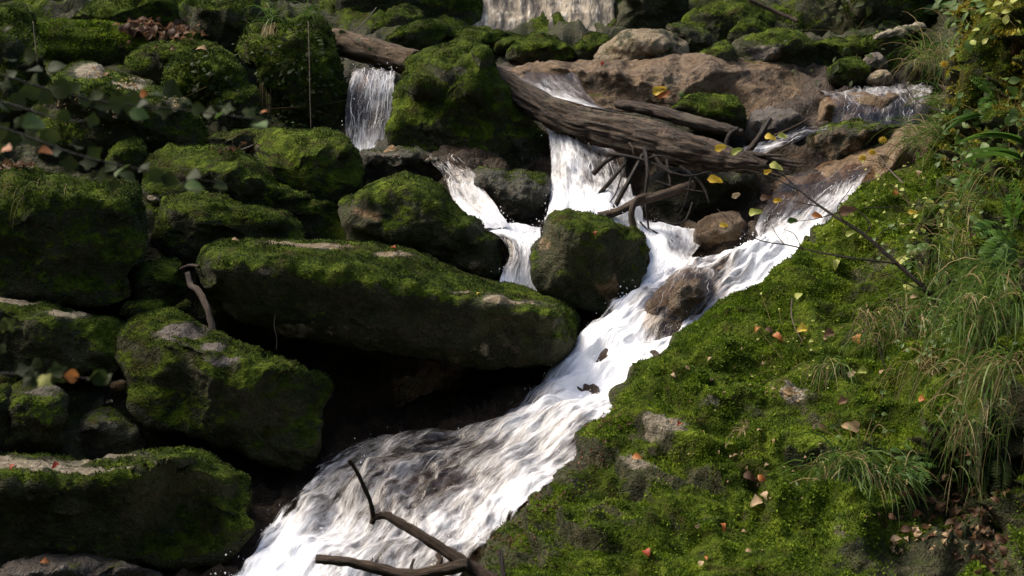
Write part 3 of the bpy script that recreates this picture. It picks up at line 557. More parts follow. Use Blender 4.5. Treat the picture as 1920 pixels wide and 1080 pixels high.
run('tall flat-faced mossy boulder in the middle, between the left curtain fall and the log', [(735,230),(742,170),(760,140),(770,110),(800,90),(850,78),(890,76),(905,90),(930,120),(950,160),(980,200),(1010,240),(1028,270),(1030,310),(1025,340),(980,350),(920,335),(860,320),(810,295),(760,280),(735,270)], 11.5, .55, .5, [(765,150),(820,118),(890,108),(945,170),(1005,255)], moss=.60, bf=.7, bare=((1000,290,30,40,.4),(850,120,60,8,.4)), dens=22000)
run('dark wet rock between the two white falls below the tall boulder', [(880,330),(900,318),(950,322),(1020,330),(1032,380),(1018,420),(990,432),(960,430),(935,405),(912,370)], 10.55, .35, .4, moss=.12, wet=.7, mat='brown')
run('brown wet ledge rock at the foot of the left curtain fall', [(662,335),(668,292),(720,272),(770,274),(815,290),(845,315),(850,340),(800,350),(700,352)], 11.15, .45, .4, moss=.02, wet=.75, mat='brown')
run('tall mossy boulder with ferny grass on top, left of the curtain fall', [(448,90),(460,65),(500,45),(540,38),(580,30),(605,38),(622,70),(635,120),(642,180),(645,240),(600,250),(540,250),(508,230),(498,180),(480,130),(455,115)], 12.3, .5, .5, moss=.72, dens=9000, mlen=.014)
run('round leafy moss hummock below the low mossy boulder with a tan leaf', [(312,150),(320,120),(350,103),(400,98),(435,110),(455,135),(460,165),(430,190),(390,205),(350,190),(318,170)], 11.6, .4, .35, moss=.8, mlen=.014)
run('low mossy boulder carrying a single tan leaf, in front of the mossy log', [(238,110),(260,90),(310,80),(370,80),(410,90),(435,110),(400,130),(330,155),(280,148),(240,130)], 12.1, .4, .35, moss=.6)
run('mossy boulder at the top left behind the mossy log', [(130,45),(170,10),(220,-10),(320,-10),(332,45),(330,70),(250,75),(150,62)], 13.9, .5, .5, moss=.6, mlen=.011)
run('dark ragged boulder at the top left right of the dry leaf heap', [(360,45),(385,0),(420,-25),(470,-15),(495,20),(492,65),(455,95),(445,115),(400,105),(370,85)], 13., .5, .5, moss=.4, mlen=.011)
run('small dark mossy boulder below the leafy moss hummock', [(385,210),(400,170),(430,155),(470,160),(490,190),(492,225),(430,245),(390,235)], 11.5, .35, .35, moss=.55)
run('broad mossy mound with pale stones showing through, behind blurred leaves', [(60,250),(90,180),(130,125),(165,120),(200,135),(260,155),(310,175),(350,200),(378,240),(385,275),(350,295),(290,290),(240,310),(180,325),(90,310)], 11.2, .7, .5, moss=.45, mat='pale', bare=((165,135,30,14,.9),(240,160,35,8,.9),(150,200,60,30,.3),(320,195,30,12,.5)), mlen=.011)
run('dark mossy boulder at the upper left frame edge', [(-80,120),(-60,40),(30,20),(70,60),(80,130),(112,180),(95,290),(40,325),(-80,325)], 11.7, .6, .5, moss=.52, mlen=.014)
run('flat mossy stone left of the yellow-topped boulder, with dead sticks on it', [(382,268),(415,250),(480,246),(495,262),(470,285),(400,288)], 10.9, .3, .3, moss=.4)
run('small dark mossy stone below the broad mossy mound', [(205,285),(240,258),(268,262),(278,300),(262,335),(225,340),(200,320)], 10.5, .25, .3, moss=.5)
run('dark moss covered boulder along the top edge, left of the pale rock face', [(598,50),(605,0),(640,-30),(880,-30),(885,70),(800,60),(740,75),(690,85),(640,75)], 15., .6, .6, moss=.55, mlen=.010)
run('pointed dark mossy rock at the top, above the tan log', [(688,75),(735,15),(780,20),(802,55),(765,82),(700,85)], 14.1, .35, .4, moss=.45)
run('mossy boulder in the back row directly behind the tall flat-faced boulder', [(712,85),(750,55),(800,38),(830,42),(842,62),(805,92),(740,98)], 13.3, .35, .35, moss=.5)
run('long low mossy boulder in the back row below the pale rock face, leftmost there', [(793,85),(818,58),(860,50),(920,55),(970,65),(985,88),(930,100),(840,102)], 13.6, .4, .4, moss=.62)
run('small mossy hump in the back row between two low mossy boulders', [(928,96),(936,76),(960,64),(985,70),(980,92),(955,102)], 13.2, .2, .2, moss=.62)
run('domed bright mossy boulder in the back row under the middle of the pale rock face', [(950,98),(975,72),(1010,63),(1050,75),(1078,98),(1065,115),(1000,118),(958,112)], 13.0, .35, .35, moss=.6)
run('small mossy boulder in the back row left of the bare tan boulder', [(1072,95),(1100,68),(1130,65),(1148,85),(1138,115),(1090,120)], 13.2, .3, .3, moss=.58)
run('pale vertical rock face streaked with grey at the top centre', [(878,40),(882,-60),(1010,-70),(1140,-60),(1150,20),(1146,75),(1080,86),(1000,80),(940,75),(888,62)], 15.1, .25, .8, mat='cliff', moss=-.3, bf=1., dens=0, lean=.8, rough=.5, facets=0, name='rock_face', cat='rock face', group='rock walls at the back', bare=((1000,20,400,200,.6),))
run('smooth bare tan boulder on the upper ledge', [(1115,108),(1130,85),(1165,62),(1210,55),(1250,57),(1280,75),(1292,95),(1288,112),(1220,116),(1150,120)], 12.85, .35, .4, mat='tan', moss=-.25, rough=.7, cfrac=.4)
run('tan boulder with a mossy cap just right of the smooth bare tan boulder', [(1248,52),(1270,42),(1310,50),(1335,70),(1328,92),(1302,112),(1287,112),(1280,75)], 13.2, .3, .35, mat='tan', moss=.12)
run('brown rock with a dark hollow at the top, right of the pale rock face', [(1150,50),(1165,0),(1190,-30),(1270,-30),(1285,30),(1250,55),(1190,60)], 14.8, .5, .5, mat='tan', moss=-.05)
run('dark moss covered boulder at the top, behind the fallen stick', [(1282,45),(1305,15),(1370,5),(1430,10),(1448,50),(1405,80),(1330,80)], 14.2, .45, .45, moss=.55)
run('small round mossy boulder in front of the fallen stick at the top', [(1368,70),(1385,42),(1410,33),(1435,45),(1452,68),(1405,80)], 13.7, .25, .3, moss=.6)
run('large ivy grown dark rock at the top right', [(1490,70),(1495,10),(1520,-40),(1800,-40),(1790,40),(1720,75),(1600,85),(1530,88)], 14., .5, .6, moss=.5, mlen=.014)
run('grey and mossy stone right of the tan boulders on the upper ledge', [(1298,115),(1325,88),(1360,78),(1380,100),(1376,132),(1320,132)], 12.6, .25, .3, moss=.3, mat='grey')
run('grey topped mossy boulder above the brown ledge', [(1365,115),(1380,80),(1430,60),(1480,58),(1520,75),(1545,98),(1535,128),(1450,135),(1388,134)], 12.85, .4, .4, moss=.34, mat='grey', bare=((1410,90,40,16,.5),(1445,100,28,8,.6)))
run('long low mossy boulder on the upper ledge at the right', [(1478,112),(1530,78),(1600,70),(1680,65),(1740,75),(1752,112),(1722,135),(1650,132),(1550,136),(1500,132)], 13., .5, .4, moss=.6)
run('small round mossy stone standing in the upper stream', [(1553,150),(1560,122),(1590,108),(1620,115),(1632,142),(1612,158),(1570,160)], 12.3, .3, .25, moss=.55)
run('smooth grey stone behind the small round mossy stone', [(1616,120),(1625,103),(1645,98),(1662,110),(1660,128),(1632,130)], 12.5, .12, .15, moss=-.2, mat='grey', rough=.5)
run('small tan stone at the water edge right of the round mossy stone', [(1622,150),(1640,134),(1662,132),(1676,145),(1668,160),(1635,162)], 12.15, .12, .15, moss=-.1, mat='tan', rough=.6)
run('dark grey stone beside the grass at the upper right', [(1700,145),(1712,112),(1740,102),(1762,115),(1768,150),(1735,162)], 12.3, .25, .3, moss=.1, mat='grey')
run('pale whitish stone at the upper right, the flatter left one of two', [(1632,70),(1650,58),(1672,55),(1680,66),(1660,76),(1640,78)], 12.7, .1, .12, moss=-.4, mat='pale', rough=.8, dens=0)
run('pale whitish stone at the upper right, the jagged right one of two', [(1672,62),(1690,48),(1728,42),(1734,56),(1712,68),(1686,70)], 12.75, .1, .12, moss=-.4, mat='pale', rough=1., dens=0)
run('broad brown wet ledge rock with thin water crossing its left end', [(938,135),(1000,120),(1080,119),(1180,115),(1280,111),(1400,112),(1480,120),(1520,145),(1500,190),(1450,225),(1400,245),(1330,225),(1200,212),(1100,204),(1060,198),(990,180),(945,162)], 12.6, .75, .5, [(960,140),(1080,138),(1200,142),(1320,150),(1460,165)], mat='brown', moss=-.12, nbare=.8, wet=.45, rough=.9, bf=1.2, facets=3)
run('bright green mossy rock behind the flat wet plank', [(1250,215),(1285,185),(1330,178),(1375,182),(1398,210),(1394,250),(1340,250),(1280,235)], 11.35, .3, .3, moss=.62)
run('purple grey wet stone right of the flat wet plank', [(1398,255),(1410,215),(1440,205),(1485,205),(1508,225),(1505,255),(1440,275)], 11.3, .3, .3, moss=-.2, wet=.5, mat='grey')
run('rounded brown rock under thin water at the upper right', [(1515,240),(1540,195),(1580,178),(1650,175),(1720,185),(1755,212),(1745,246),(1640,246),(1560,252)], 11.85, .5, .4, moss=-.15, wet=.4, mat='brown', rough=.8)
run('flat rock with a moss patch splitting the upper right stream', [(1480,305),(1500,270),(1540,243),(1600,228),(1680,235),(1725,250),(1660,285),(1580,312),(1500,330)], 11.2, .45, .4, moss=.24, mat='brown', wet=.4)
run('broad brown wet rock the right hand fall slides over', [(1420,400),(1440,350),(1500,322),(1570,292),(1650,262),(1745,240),(1790,330),(1680,400),(1560,440),(1450,440)], 11.0, .5, .5, moss=-.2, wet=.4, mat='brown', rough=.8, bf=1.4)
run('small dark wet rock left of the right hand fall', [(1298,450),(1310,420),(1340,402),(1380,400),(1402,425),(1394,460),(1350,474),(1310,468)], 10.1, .3, .3, moss=-.1, wet=.7, mat='brown')
run('dark brown rock in the shade behind the tangle of roots', [(1205,420),(1215,340),(1270,300),(1380,300),(1420,330),(1410,400),(1340,420),(1270,440)], 10.75, .25, .4, moss=.02, nbare=.05, wet=.5, mat='brown')
run('wet grey-brown rock in the middle of the main chute with water sliding over it', [(1205,608),(1220,560),(1245,530),(1280,503),(1310,503),(1335,530),(1325,562),(1295,605),(1255,635),(1220,630)], 9.3, .42, .3, moss=-.2, wet=.8, mat='brown', bf=.9, rough=1.2)
run('dark wet rock sticking up at the bottom left edge with an orange leaf', [(-60,1080),(0,1066),(60,1055),(130,1046),(200,1055),(280,1072),(310,1110),(-60,1120)], 7.15, .3, .3, moss=-.1, wet=.8, mat='grey')
run('golden mossy outcrop at the upper right frame edge', [(1803,205),(1812,120),(1825,60),(1850,10),(1900,-40),(2010,-40),(2010,240),(1900,250),(1835,235)], 9.0, .35, .5, moss=.9, mlen=.010, mleaf='mossgold', dens=22000)
for i, (x, y, s, d_, lab) in enumerate(((206,752,9,8.3,'small brown angular stone in the dark gap left of the wedge shaped boulder'),(222,722,12,8.4,'dull brown stone above a smaller one in the gap left of the wedge shaped boulder'),(246,690,10,8.5,'little stone resting high in the gap left of the wedge shaped boulder'),(292,372,12,10.,'small pale topped stone between the left block and the humped boulder'),(735,285,10,10.9,'little brown stone on the ledge under the tall flat-faced boulder'),(1320,102,8,12.4,'small pale stone under the mossy capped tan boulder'))):
    a = np.linspace(0, 2*np.pi, 9)[:-1]; r = s*(.8+.4*RNG.random(8))
    run(lab, [(x+math.cos(t)*q*1.2, y+math.sin(t)*q*.8) for t, q in zip(a, r)], d_, s/500., s/300., mat=('tan', 'brown', 'grey', 'pale', 'brown', 'pale')[i], moss=-.2, dens=0, step=2, name='stone', cat='stone', group='small loose stones', solid_=False)

# ------------------------------------------------------------------ wood: logs, roots, sticks
def tube_geo(pts, rad, seg=10, rough=.0, seed=0, n=None, flat=1., cap=True):
    """swept tube through world points; returns V, F list, uv"""
    pts = np.asarray(pts, float); rad = np.asarray(rad, float)
    L = np.linalg.norm(np.diff(pts, axis=0), axis=1).sum(); n = n or int(np.clip(L/max(rad.mean()*.7, .012), 6, 160))
    S = cr(np.hstack((pts, rad[:, None])), n); p, r = S[:, :3], np.maximum(S[:, 3], .0008)
    t = np.gradient(p, axis=0); t /= np.linalg.norm(t, axis=1, keepdims=True)
    ref = np.array((0, 0, 1.)) if abs(t[:, 2].mean()) < .8 else np.array((1., 0, 0))
    s = np.cross(t, ref); s /= np.linalg.norm(s, axis=1, keepdims=True); u = np.cross(s, t)
    th = np.linspace(0, 2*np.pi, seg, endpoint=False)
    off = np.cos(th)[None, :, None]*s[:, None]+flat*np.sin(th)[None, :, None]*u[:, None]
    V = p[:, None]+off*r[:, None, None]
    if rough:
        q = np.stack((np.cos(th)[None]*r[:, None]*3, np.sin(th)[None]*r[:, None]*3, np.repeat(np.linspace(0, L, n)[:, None], seg, 1)*.4), -1).reshape(-1, 3)+seed
        m = r.mean(); d = fbm(q, m*1.6, 3, seed)*.5+.6*(np.abs(vn(q, m*.7, seed+4))*2-.6)+.35*vn(V.reshape(-1, 3), m*2.2, seed+8)
        V = V+off*(d.reshape(n, seg)*rough*r[:, None])[..., None]
    V = V.reshape(-1, 3)
    ii = np.arange(n*seg).reshape(n, seg); jj = np.roll(ii, -1, 1)
    F = np.stack((ii[:-1].ravel(), jj[:-1].ravel(), jj[1:].ravel(), ii[1:].ravel()), 1)
    V = np.vstack((V, p[:1], p[-1:])); c0, c1 = n*seg, n*seg+1
    T = np.vstack((np.stack((np.full(seg, c0), jj[0], ii[0]), 1), np.stack((np.full(seg, c1), ii[-1], jj[-1]), 1)))
    uv = np.vstack((np.stack((np.tile(th/(2*np.pi), n), np.repeat(np.linspace(0, L, n), seg)), 1), ((.5, 0), (.5, L))))
    return V, F, T, uv
def join(gs):
    Vs, Q, T, U, b = [], [], [], [], 0
    for V, F, t, u in gs:
        Vs.append(V); Q.append(F+b); T.append(t+b); U.append(u); b += len(V)
    return np.vstack(Vs), [np.vstack(Q), np.vstack(T)], np.vstack(U)
def PX(l): return [P(x, y, d) for x, y, d in l]
def px2m(px, d): return px/960*.36*d
def wood(name, gs, mat, parent=None, attrs=None, moss=None):
    V, F, U = join(gs)
    return mesh(name, V, F, M[mat], parent, True, attrs, U)
def limb(pl, w0, w1, seg=9, rough=.12, seed=1, n=None, flat=1.):
    d = np.array([q[2] for q in pl]); wv = np.linspace(w0, w1, len(pl))
    return tube_geo(PX(pl), px2m(wv/2, d), seg, rough, seed, n, flat)

# the fallen trunk across the white fall
g = tube_geo(PX([(930,140,11.35),(1000,192,11.1),(1080,228,10.9),(1160,248,10.72),(1240,268,10.52),(1320,288,10.35),(1390,304,10.2),(1440,312,10.12)]), [px2m(v/2, 10.7) for v in (40,54,62,66,66,58,42,26)], 72, .24, 3, 260, .95)
V, F, U = join([g]); log = mesh('fallen_log', V, F, M['log'], None, True, None, U); solid(g[0], g[1])
tag(log, 'thick dark wet fallen trunk lying diagonally across the white fall', 'log')
sp = [limb([(1400+rx, 296+ry, 10.2), (1450+rx, 304+ry*1.6, 10.1), (1488+rx*1.2, 309+ry*2.2, 10.03)], 13, 3, 7, .3, k+5) for k, (rx, ry) in enumerate(((-10,-8),(0,-2),(14,2),(-4,6),(-20,10),(22,-1)))]
wood('splintered_end', sp, 'log', log)
st = [limb([(1180, 268, 10.45), (1186, 278, 10.4), (1188, 292, 10.38)], 4, 2, 6), limb([(1103, 268, 10.6), (1108, 280, 10.56)], 4, 1.5, 6)]
for s_ in st: wood('bark_strip', [s_], 'log', log)
g = [tube_geo(PX([(1158,196,11.2),(1220,206,11.08),(1290,226,10.95),(1350,240,10.85),(1392,250,10.8)]), [px2m(v/2, 11) for v in (30,42,44,40,26)], 26, .22, 9, 70, .55)]
pl = wood('flat_log', g, 'log'); tag(pl, 'flat wet glossy log piece lying behind the thick fallen trunk', 'log'); solid(g[0][0], g[0][1])
wf = [P(x, y, d) for x, y, d in ((1196,203,10.92),(1248,212,10.82),(1300,230,10.72),(1348,240,10.66),(1362,250,10.62),(1312,250,10.62),(1250,236,10.7),(1206,222,10.8))]
g = [tube_geo(PX([(610,70,12.75),(660,86,12.6),(720,104,12.45),(780,118,12.3)]), [px2m(v/2, 12.5) for v in (38,50,52,44)], 26, .22, 12, 60)]
o = wood('fallen_log', g, 'logtan'); tag(o, 'weathered tan log behind the top of the left curtain fall', 'log'); solid(g[0][0], g[0][1])
g = tube_geo(PX([(50,78,13.),(130,84,12.9),(220,88,12.8),(300,92,12.7),(370,98,12.6)]), [px2m(v/2, 12.8) for v in (80,86,84,78,66)], 40, .14, 15, 90)
Vn = normals(g[0], g[1]); Vn = Vn if (Vn*(g[0]-g[0].mean(0))).sum() > 0 else -Vn; msl = np.clip(.62+.4*Vn[:, 2]+.35*fbm(g[0], .3, 3, 60), -.3, 1.3)
V, F, U = join([g]); o = mesh('mossy_log', V, F, M['rock'], None, True, {'moss': msl, 'wet': 0*msl, 'bare': 0*msl}, U); tag(o, 'thick moss covered log lying at the upper left', 'log'); solid(g[0], g[1])
scatter_moss(o, g[0], g[1] if (normals(g[0], g[1])*(g[0]-g[0].mean(0))).sum() > 0 else g[1][:, ::-1], np.clip(msl, 0, 1), 14000, .012)

# tangle of roots below the trunk
RT = [([(1112,326,10.35),(1140,300,10.3),(1168,290,10.3)],9,6),([(1120,368,10.25),(1148,336,10.22),(1175,302,10.25)],8,5),([(1140,288,10.3),(1185,294,10.2),(1225,306,10.1),(1262,326,10.)],5,3),
 ([(1208,276,10.2),(1214,320,10.05),(1210,370,10.),(1216,428,9.95)],7,3),([(1122,406,10.),(1160,396,9.98),(1192,380,9.95),(1238,366,9.95),(1300,346,10.05)],13,16),([(1190,432,9.9),(1184,402,9.9),(1194,374,9.92),(1222,366,9.95)],11,10),
 ([(1150,392,10.1),(1172,352,10.1),(1190,318,10.15),(1205,290,10.2)],9,6),([(1225,290,10.15),(1250,318,10.05),(1290,330,10.),(1330,322,10.)],5,3),([(1296,330,10.),(1284,380,9.95),(1268,412,9.92)],4,2),([(1240,410,9.9),(1262,420,9.86),(1285,412,9.86),(1298,380,9.9)],4,3),
 ([(1216,428,9.9),(1238,440,9.88),(1262,452,9.86)],3,2),([(1200,416,9.95),(1222,440,9.9),(1246,470,9.85)],3,1.5),([(1165,330,10.2),(1155,362,10.15),(1140,384,10.1)],3,2),([(1250,300,10.1),(1256,346,10.),(1240,372,9.97)],5,3),([(1275,312,10.05),(1315,345,10.),(1330,380,9.95)],6,3),([(1230,340,10.),(1268,352,9.98),(1320,360,9.95)],4,2),([(1205,300,10.15),(1240,292,10.05),(1290,306,10.)],3,2)]
rt = wood('root_tangle', [limb(a, b*1.15, c*1.15, 8, .15, k) for k, (a, b, c) in enumerate(RT[:3])], 'twig')
tag(rt, 'tangle of dark roots and twigs hanging below the fallen trunk', 'roots')
for k, (a, b, c) in enumerate(RT[3:]): wood('root', [limb(a, b*1.15, c*1.15, 8, .15, k+20)], 'stick' if k in (1, 2) else 'twig', rt)
for lab, pts, w0, w1, m_ in (('short thick broken stub pointing up behind the end of the fallen trunk', [(1398,290,10.3),(1420,262,10.3),(1444,222,10.35)], 14, 9, 'twig'),
  ('curved dark stub at the end of the flat wet log', [(1362,286,10.4),(1366,256,10.4),(1384,240,10.42)], 11, 8, 'twig'),
  ('thin brown stick slanting up above the end of the fallen trunk', [(1452,254,10.5),(1484,240,10.5),(1518,222,10.55)], 5, 3, 'stick'),
  ('thin reddish stick across the white strip of water at the upper right', [(1410,300,10.3),(1450,285,10.3),(1490,262,10.35)], 5, 3, 'stick'),
  ('pale barked broken stick standing between the left boulders', [(352,512,8.95),(358,535,8.9),(372,545,8.82),(388,575,8.75),(396,605,8.72),(401,628,8.7)], 11, 14, 'palestick'),
  ('short dark stick under the head of the pale broken stick', [(340,505,9.),(356,498,8.95),(374,500,8.9)], 8, 7, 'stick'),
  ('reddish brown stick lying on the dark boulders at the top', [(1405,0,13.3),(1445,18,13.3),(1478,32,13.25),(1496,40,13.2)], 8, 7, 'stick'),
  ('thin whitish twig standing above the tan log', [(655,66,12.9),(682,44,12.9),(706,14,12.95)], 2.5, 2, 'palestick'),
  ('dead grey stick on the flat mossy stone left of the yellow-topped boulder', [(440,284,10.55),(462,278,10.5),(482,268,10.5)], 6, 3, 'stick'),
  ('short upright stick at the bottom edge right of the forked branch', [(938,1032,6.6),(941,1056,6.55),(945,1084,6.5)], 8, 10, 'twig')):
    o = wood('stick', [limb(pts, w0, w1, 9, .18, len(lab))], m_); tag(o, lab, 'stick')
# the forked dead branch in the foreground
br = wood('dead_branch', [limb([(654,862,5.7),(668,882,5.72),(682,912,5.74),(694,940,5.76),(699,970,5.78),(697,980,5.79)], 7, 9, 14, .3, 3),
  limb([(697,981,5.79),(704,970,5.78),(722,966,5.76),(742,976,5.74),(790,1004,5.7),(840,1036,5.66),(880,1062,5.62),(930,1092,5.58)], 10, 26, 18, .28, 4),], 'stick')
tag(br, 'crooked forked dead branch reaching up from the bottom edge in front of the water', 'branch')
for k, q_ in enumerate((([(820,1040,5.66),(826,1052,5.64),(812,1078,5.62)], 9, 13), ([(776,1048,5.7),(771,1064,5.68),(774,1082,5.66)], 5, 6))): wood('side_branch', [limb(q_[0], q_[1], q_[2], 10, .2, 6+k)], 'stick', br)
o = wood('dead_branch', [limb([(594,1048,5.75),(640,1052,5.72),(700,1064,5.7),(770,1078,5.66),(840,1066,5.6),(880,1058,5.58)], 15, 25, 18, .28, 9)], 'stick')
tag(o, 'thick blunt branch stump lying along the bottom edge over the white pool', 'branch')

# ------------------------------------------------------------------ leaves
def leaf_geo(c, n, dirv, size, aspect=.62, curl=.25, lobes=0, k=6):
    """one leaf blade: a bent, pointed outline with real curvature"""
    n = np.asarray(n, float)/np.linalg.norm(n); d = np.asarray(dirv, float); d = d-n*(d@n); d /= np.linalg.norm(d)+1e-9; s = np.cross(n, d)
    t = np.linspace(0, 1, k+1); wv = np.sin(np.pi*t**.75)**1.15*aspect*.55*(1-.15*t)
    if lobes: wv = wv*(1+.35*np.cos(t*np.pi*2*lobes))
    mid = (t-.5)[:, None]*d*size+(n*((-(t-.5)**2*curl*2+.06)*size)[:, None])
    e = s*(wv*size)[:, None]+n*((wv*curl*1.2)*size)[:, None]; e2 = -s*(wv*size)[:, None]+n*((wv*curl*1.2)*size)[:, None]
    V = np.concatenate((mid+e, mid, mid+e2))+np.asarray(c, float); m = k+1; i = np.arange(k)
    F = np.vstack((np.stack((i, i+1, m+i+1, m+i), 1), np.stack((m+i, m+i+1, 2*m+i+1, 2*m+i), 1)))
    return V, F
def leaves(name, gl, mat, parent=None, tint=None):
    Vs, Fs, ti, b = [], [], [], 0
    for k, (V, F) in enumerate(gl):
        Vs.append(V); Fs.append(F+b); b += len(V); ti.append(np.full(len(V), RNG.random() if tint is None else tint))
    return mesh(name, np.vstack(Vs), np.vstack(Fs), M[mat], parent, True, {'tint': np.concatenate(ti)})
def rv(): return RNG.normal(size=3)
def fallen(px, py, sz, mat, label, group='fallen autumn leaves', asp=.65):
    p, n = hit(px, py); d = np.linalg.norm(np.array(p)); s = px2m(sz, p[1])
    nn = np.array(n)*.6+np.array((0, -.35, .35))+rv()*.15
    V, F = leaf_geo(np.array(p)+np.array(n)*(.012+s*.12), nn, rv()+np.array((1., 0, 0)), s, asp, .3+.3*RNG.random(), RNG.integers(0, 3))
    o = leaves('fallen_leaf', [(V, F)], mat); tag(o, label, 'leaf', group)
for a in ((1506,621,28,'yellow','broad yellow leaf lying flat on the middle of the mossy bank'),(1500,560,24,'lime','pale yellow ragged leaf above the broad yellow leaf on the bank'),(1459,637,26,'orange','narrow orange leaf left of the broad yellow leaf'),
 (1424,621,16,'orange','small dull red leaf left of the narrow orange leaf'),(1443,624,18,'brownleaf','dark curled leaf between two orange leaves on the bank'),(1553,630,30,'brownleaf','dark brown leaf right of the broad yellow leaf'),(1613,637,30,'orange','yellow orange leaf beside the grass in the middle of the bank'),
 (1524,643,12,'lime','tiny pale leaf just below the broad yellow leaf'),(1598,703,22,'tanleaf','pinkish tan leaf above the hanging grass tuft'),(1617,700,24,'lime','pale star shaped leaf right of a pinkish tan leaf'),(1265,706,14,'tanleaf','small pinkish leaf alone near the water side of the bank'),
 (1273,799,14,'red','small red leaf above the bare rock patch low on the bank'),(1196,864,22,'orange','orange leaf lying on the bare rock patch beside the lower water'),(1216,1040,24,'red','bright red leaf near the bottom edge of the bank'),(1408,892,30,'brownleaf','long dark brown leaf standing on the lower bank'),
 (1433,896,20,'orange','orange brown leaf beside a long dark brown leaf'),(1442,930,22,'tanleaf','small tan leaf below the orange brown leaf of the lower bank'),(1420,948,36,'tanleaf','long pale curled leaf low on the bank'),(1351,992,20,'orange','narrow orange leaf at the lower bank under the dark hollow'),
 (1601,800,40,'tanleaf','large curled tan leaf under the hanging grass tuft'),(1585,757,24,'brownleaf','purplish leaf beside the hanging grass tuft'),(1533,808,30,'brownleaf','dark leaf at the foot of the hanging grass tuft'),(1736,748,20,'orange','orange curled leaf on the dry grass at the right'),
 (1316,1062,18,'tanleaf','pale leaf at the bottom edge of the bank'),(1328,1050,14,'orange','tiny orange leaf at the bottom edge of the bank'),(1287,941,12,'tanleaf','tiny pinkish leaf on the dark lower bank'),(1402,1039,14,'tanleaf','small pale leaf low down right of the bright red leaf'),
 (1236,170,30,'yellow','large golden leaf stranded on the upper brown ledge'),(1246,180,30,'orange','orange yellow leaf lying right below the large golden leaf'),(1278,178,16,'herb','green leaf right of the golden leaves on the upper ledge'),(85,1060,20,'orange','bright orange leaf on the wet rock at the bottom left'),
 (380,99,26,'tanleaf','single tan leaf on the low mossy boulder at the upper left'),(26,880,18,'red','dark red leaf on the pale boulder top at the left edge'),(100,878,20,'red','dark red leaf on the pale boulder top further right'),(441,455,16,'tanleaf','small orange tan leaf on the left end of the huge slab'),
 (738,469,14,'red','small red leaf on the top of the huge slab'),(898,554,8,'yellow','tiny yellow leaf on the tan part of the huge slab'),(1117,439,10,'red','tiny red leaf on the squarish boulder in the water'),(1128,121,12,'red','tiny red leaf at the back of the brown ledge'),
 (1700,490,36,'lime','long pale green leaf on the right bank'),(1708,545,36,'lime','pale yellow green leaf below the long pale green leaf'),(1716,562,20,'tanleaf','tan scrap of leaf under the pale yellow green leaf'),(1599,438,22,'lime','pale leaf on the upper bank next to the bare shrub'),
 (1570,495,22,'lime','pale folded leaf in the middle of the upper bank'),(1680,366,18,'orange','orange leaf at the top of the bank'),(1720,328,16,'tanleaf','tan leaf at the very top of the bank edge'),(1830,440,18,'brownleaf','reddish leaf in the shaded wall at the right'),
 (1803,522,16,'brownleaf','dull red leaf beside the large right grass tuft'),(1910,78,40,'brownleaf','rust brown leaf at the upper right frame edge'),(1655,700,14,'tanleaf','little tan leaf in the dry grass of the bank'),(1480,735,24,'tanleaf','whitish scrap of leaf on the rock left of the hanging grass'),
 (1545,872,18,'lime','pale leaf tip beside the lower grass tuft'),(1395,1000,12,'tanleaf','tiny pale chip on the lower bank'),(1310,985,14,'tanleaf','pale leaf left of the narrow orange leaf at the lower bank'),(1680,1015,24,'tanleaf','pale stone like leaf under the lower grass tuft'),(1830,1020,34,'tanleaf','tan leaf in the dark litter at the lower right'),(1850,1000,26,'tanleaf','tan upright leaf in the litter at the lower right'),(1720,1000,20,'tanleaf','grey leaf left in the dark litter at lower right'),(1790,985,22,'tanleaf','grey tan leaf at the top of the dark litter at lower right')):
    fallen(*a)
# brown leaf heap at the upper left and other litter
def litter(pts, n, mats, label, sz, name='leaf_litter'):
    e = None; gl = []
    for k in range(n):
        x0, y0, rx, ry = pts[k % len(pts)]; x = x0+RNG.normal()*rx*.5; y = y0+RNG.normal()*ry*.5
        p, nr_ = hit(x, y); s = px2m(sz*(.5+RNG.random()), p[1]); gl.append(leaf_geo(np.array(p)+np.array(nr_)*RNG.random()*s*.8, np.array(nr_)+rv()*.7, rv(), s, .6, .5))
    o = leaves(name, gl, mats); tag(o, label, 'leaf litter', kind='stuff'); return o
litter([(265,60,30,16),(300,58,50,22),(335,62,34,18)], 170, 'brownleaf', 'heap of dry brown leaves against the end of the mossy log', 17)
litter([(15,318,40,10),(40,316,30,8)], 24, 'brownleaf', 'dry brown leaves on top of the massive left block', 17)
litter([(440,278,40,8)], 20, 'brownleaf', 'dead leaves and bits on the flat mossy stone', 12)
litter([(1750,960,120,50),(1830,920,80,60),(1850,1020,70,50)], 170, 'brownleaf', 'dark leaf litter in the undercut at the lower right', 18)
litter([(1820,990,80,50),(1700,1020,60,30),(1760,1000,70,40)], 34, 'tanleaf', 'pale scraps of leaf and stone in the undercut at the lower right', 12, 'pale_litter')
litter([(1090,860,50,30),(1010,940,50,30),(1140,790,40,30),(960,1010,50,30)], 240, 'brownleaf', 'dark bits of debris washed up along the water edge of the bank', 7)
litter([(1480,738,40,16),(1400,690,160,60),(1350,820,120,80),(1480,900,100,80)], 70, 'tanleaf', 'small pale leaf scraps scattered over the moss of the bank', 8, 'pale_litter')
litter([(180,140,30,10),(240,160,40,10),(330,190,30,10),(120,200,60,30),(200,230,80,40)], 70, 'tanleaf', 'pale leaf scraps on the mossy mound at the left', 8, 'pale_litter')
litter([(1650,440,90,40),(1600,380,80,40),(1560,420,60,40)], 55, 'lime', 'pale flattened leaves among the moss high on the bank', 7, 'pale_litter')

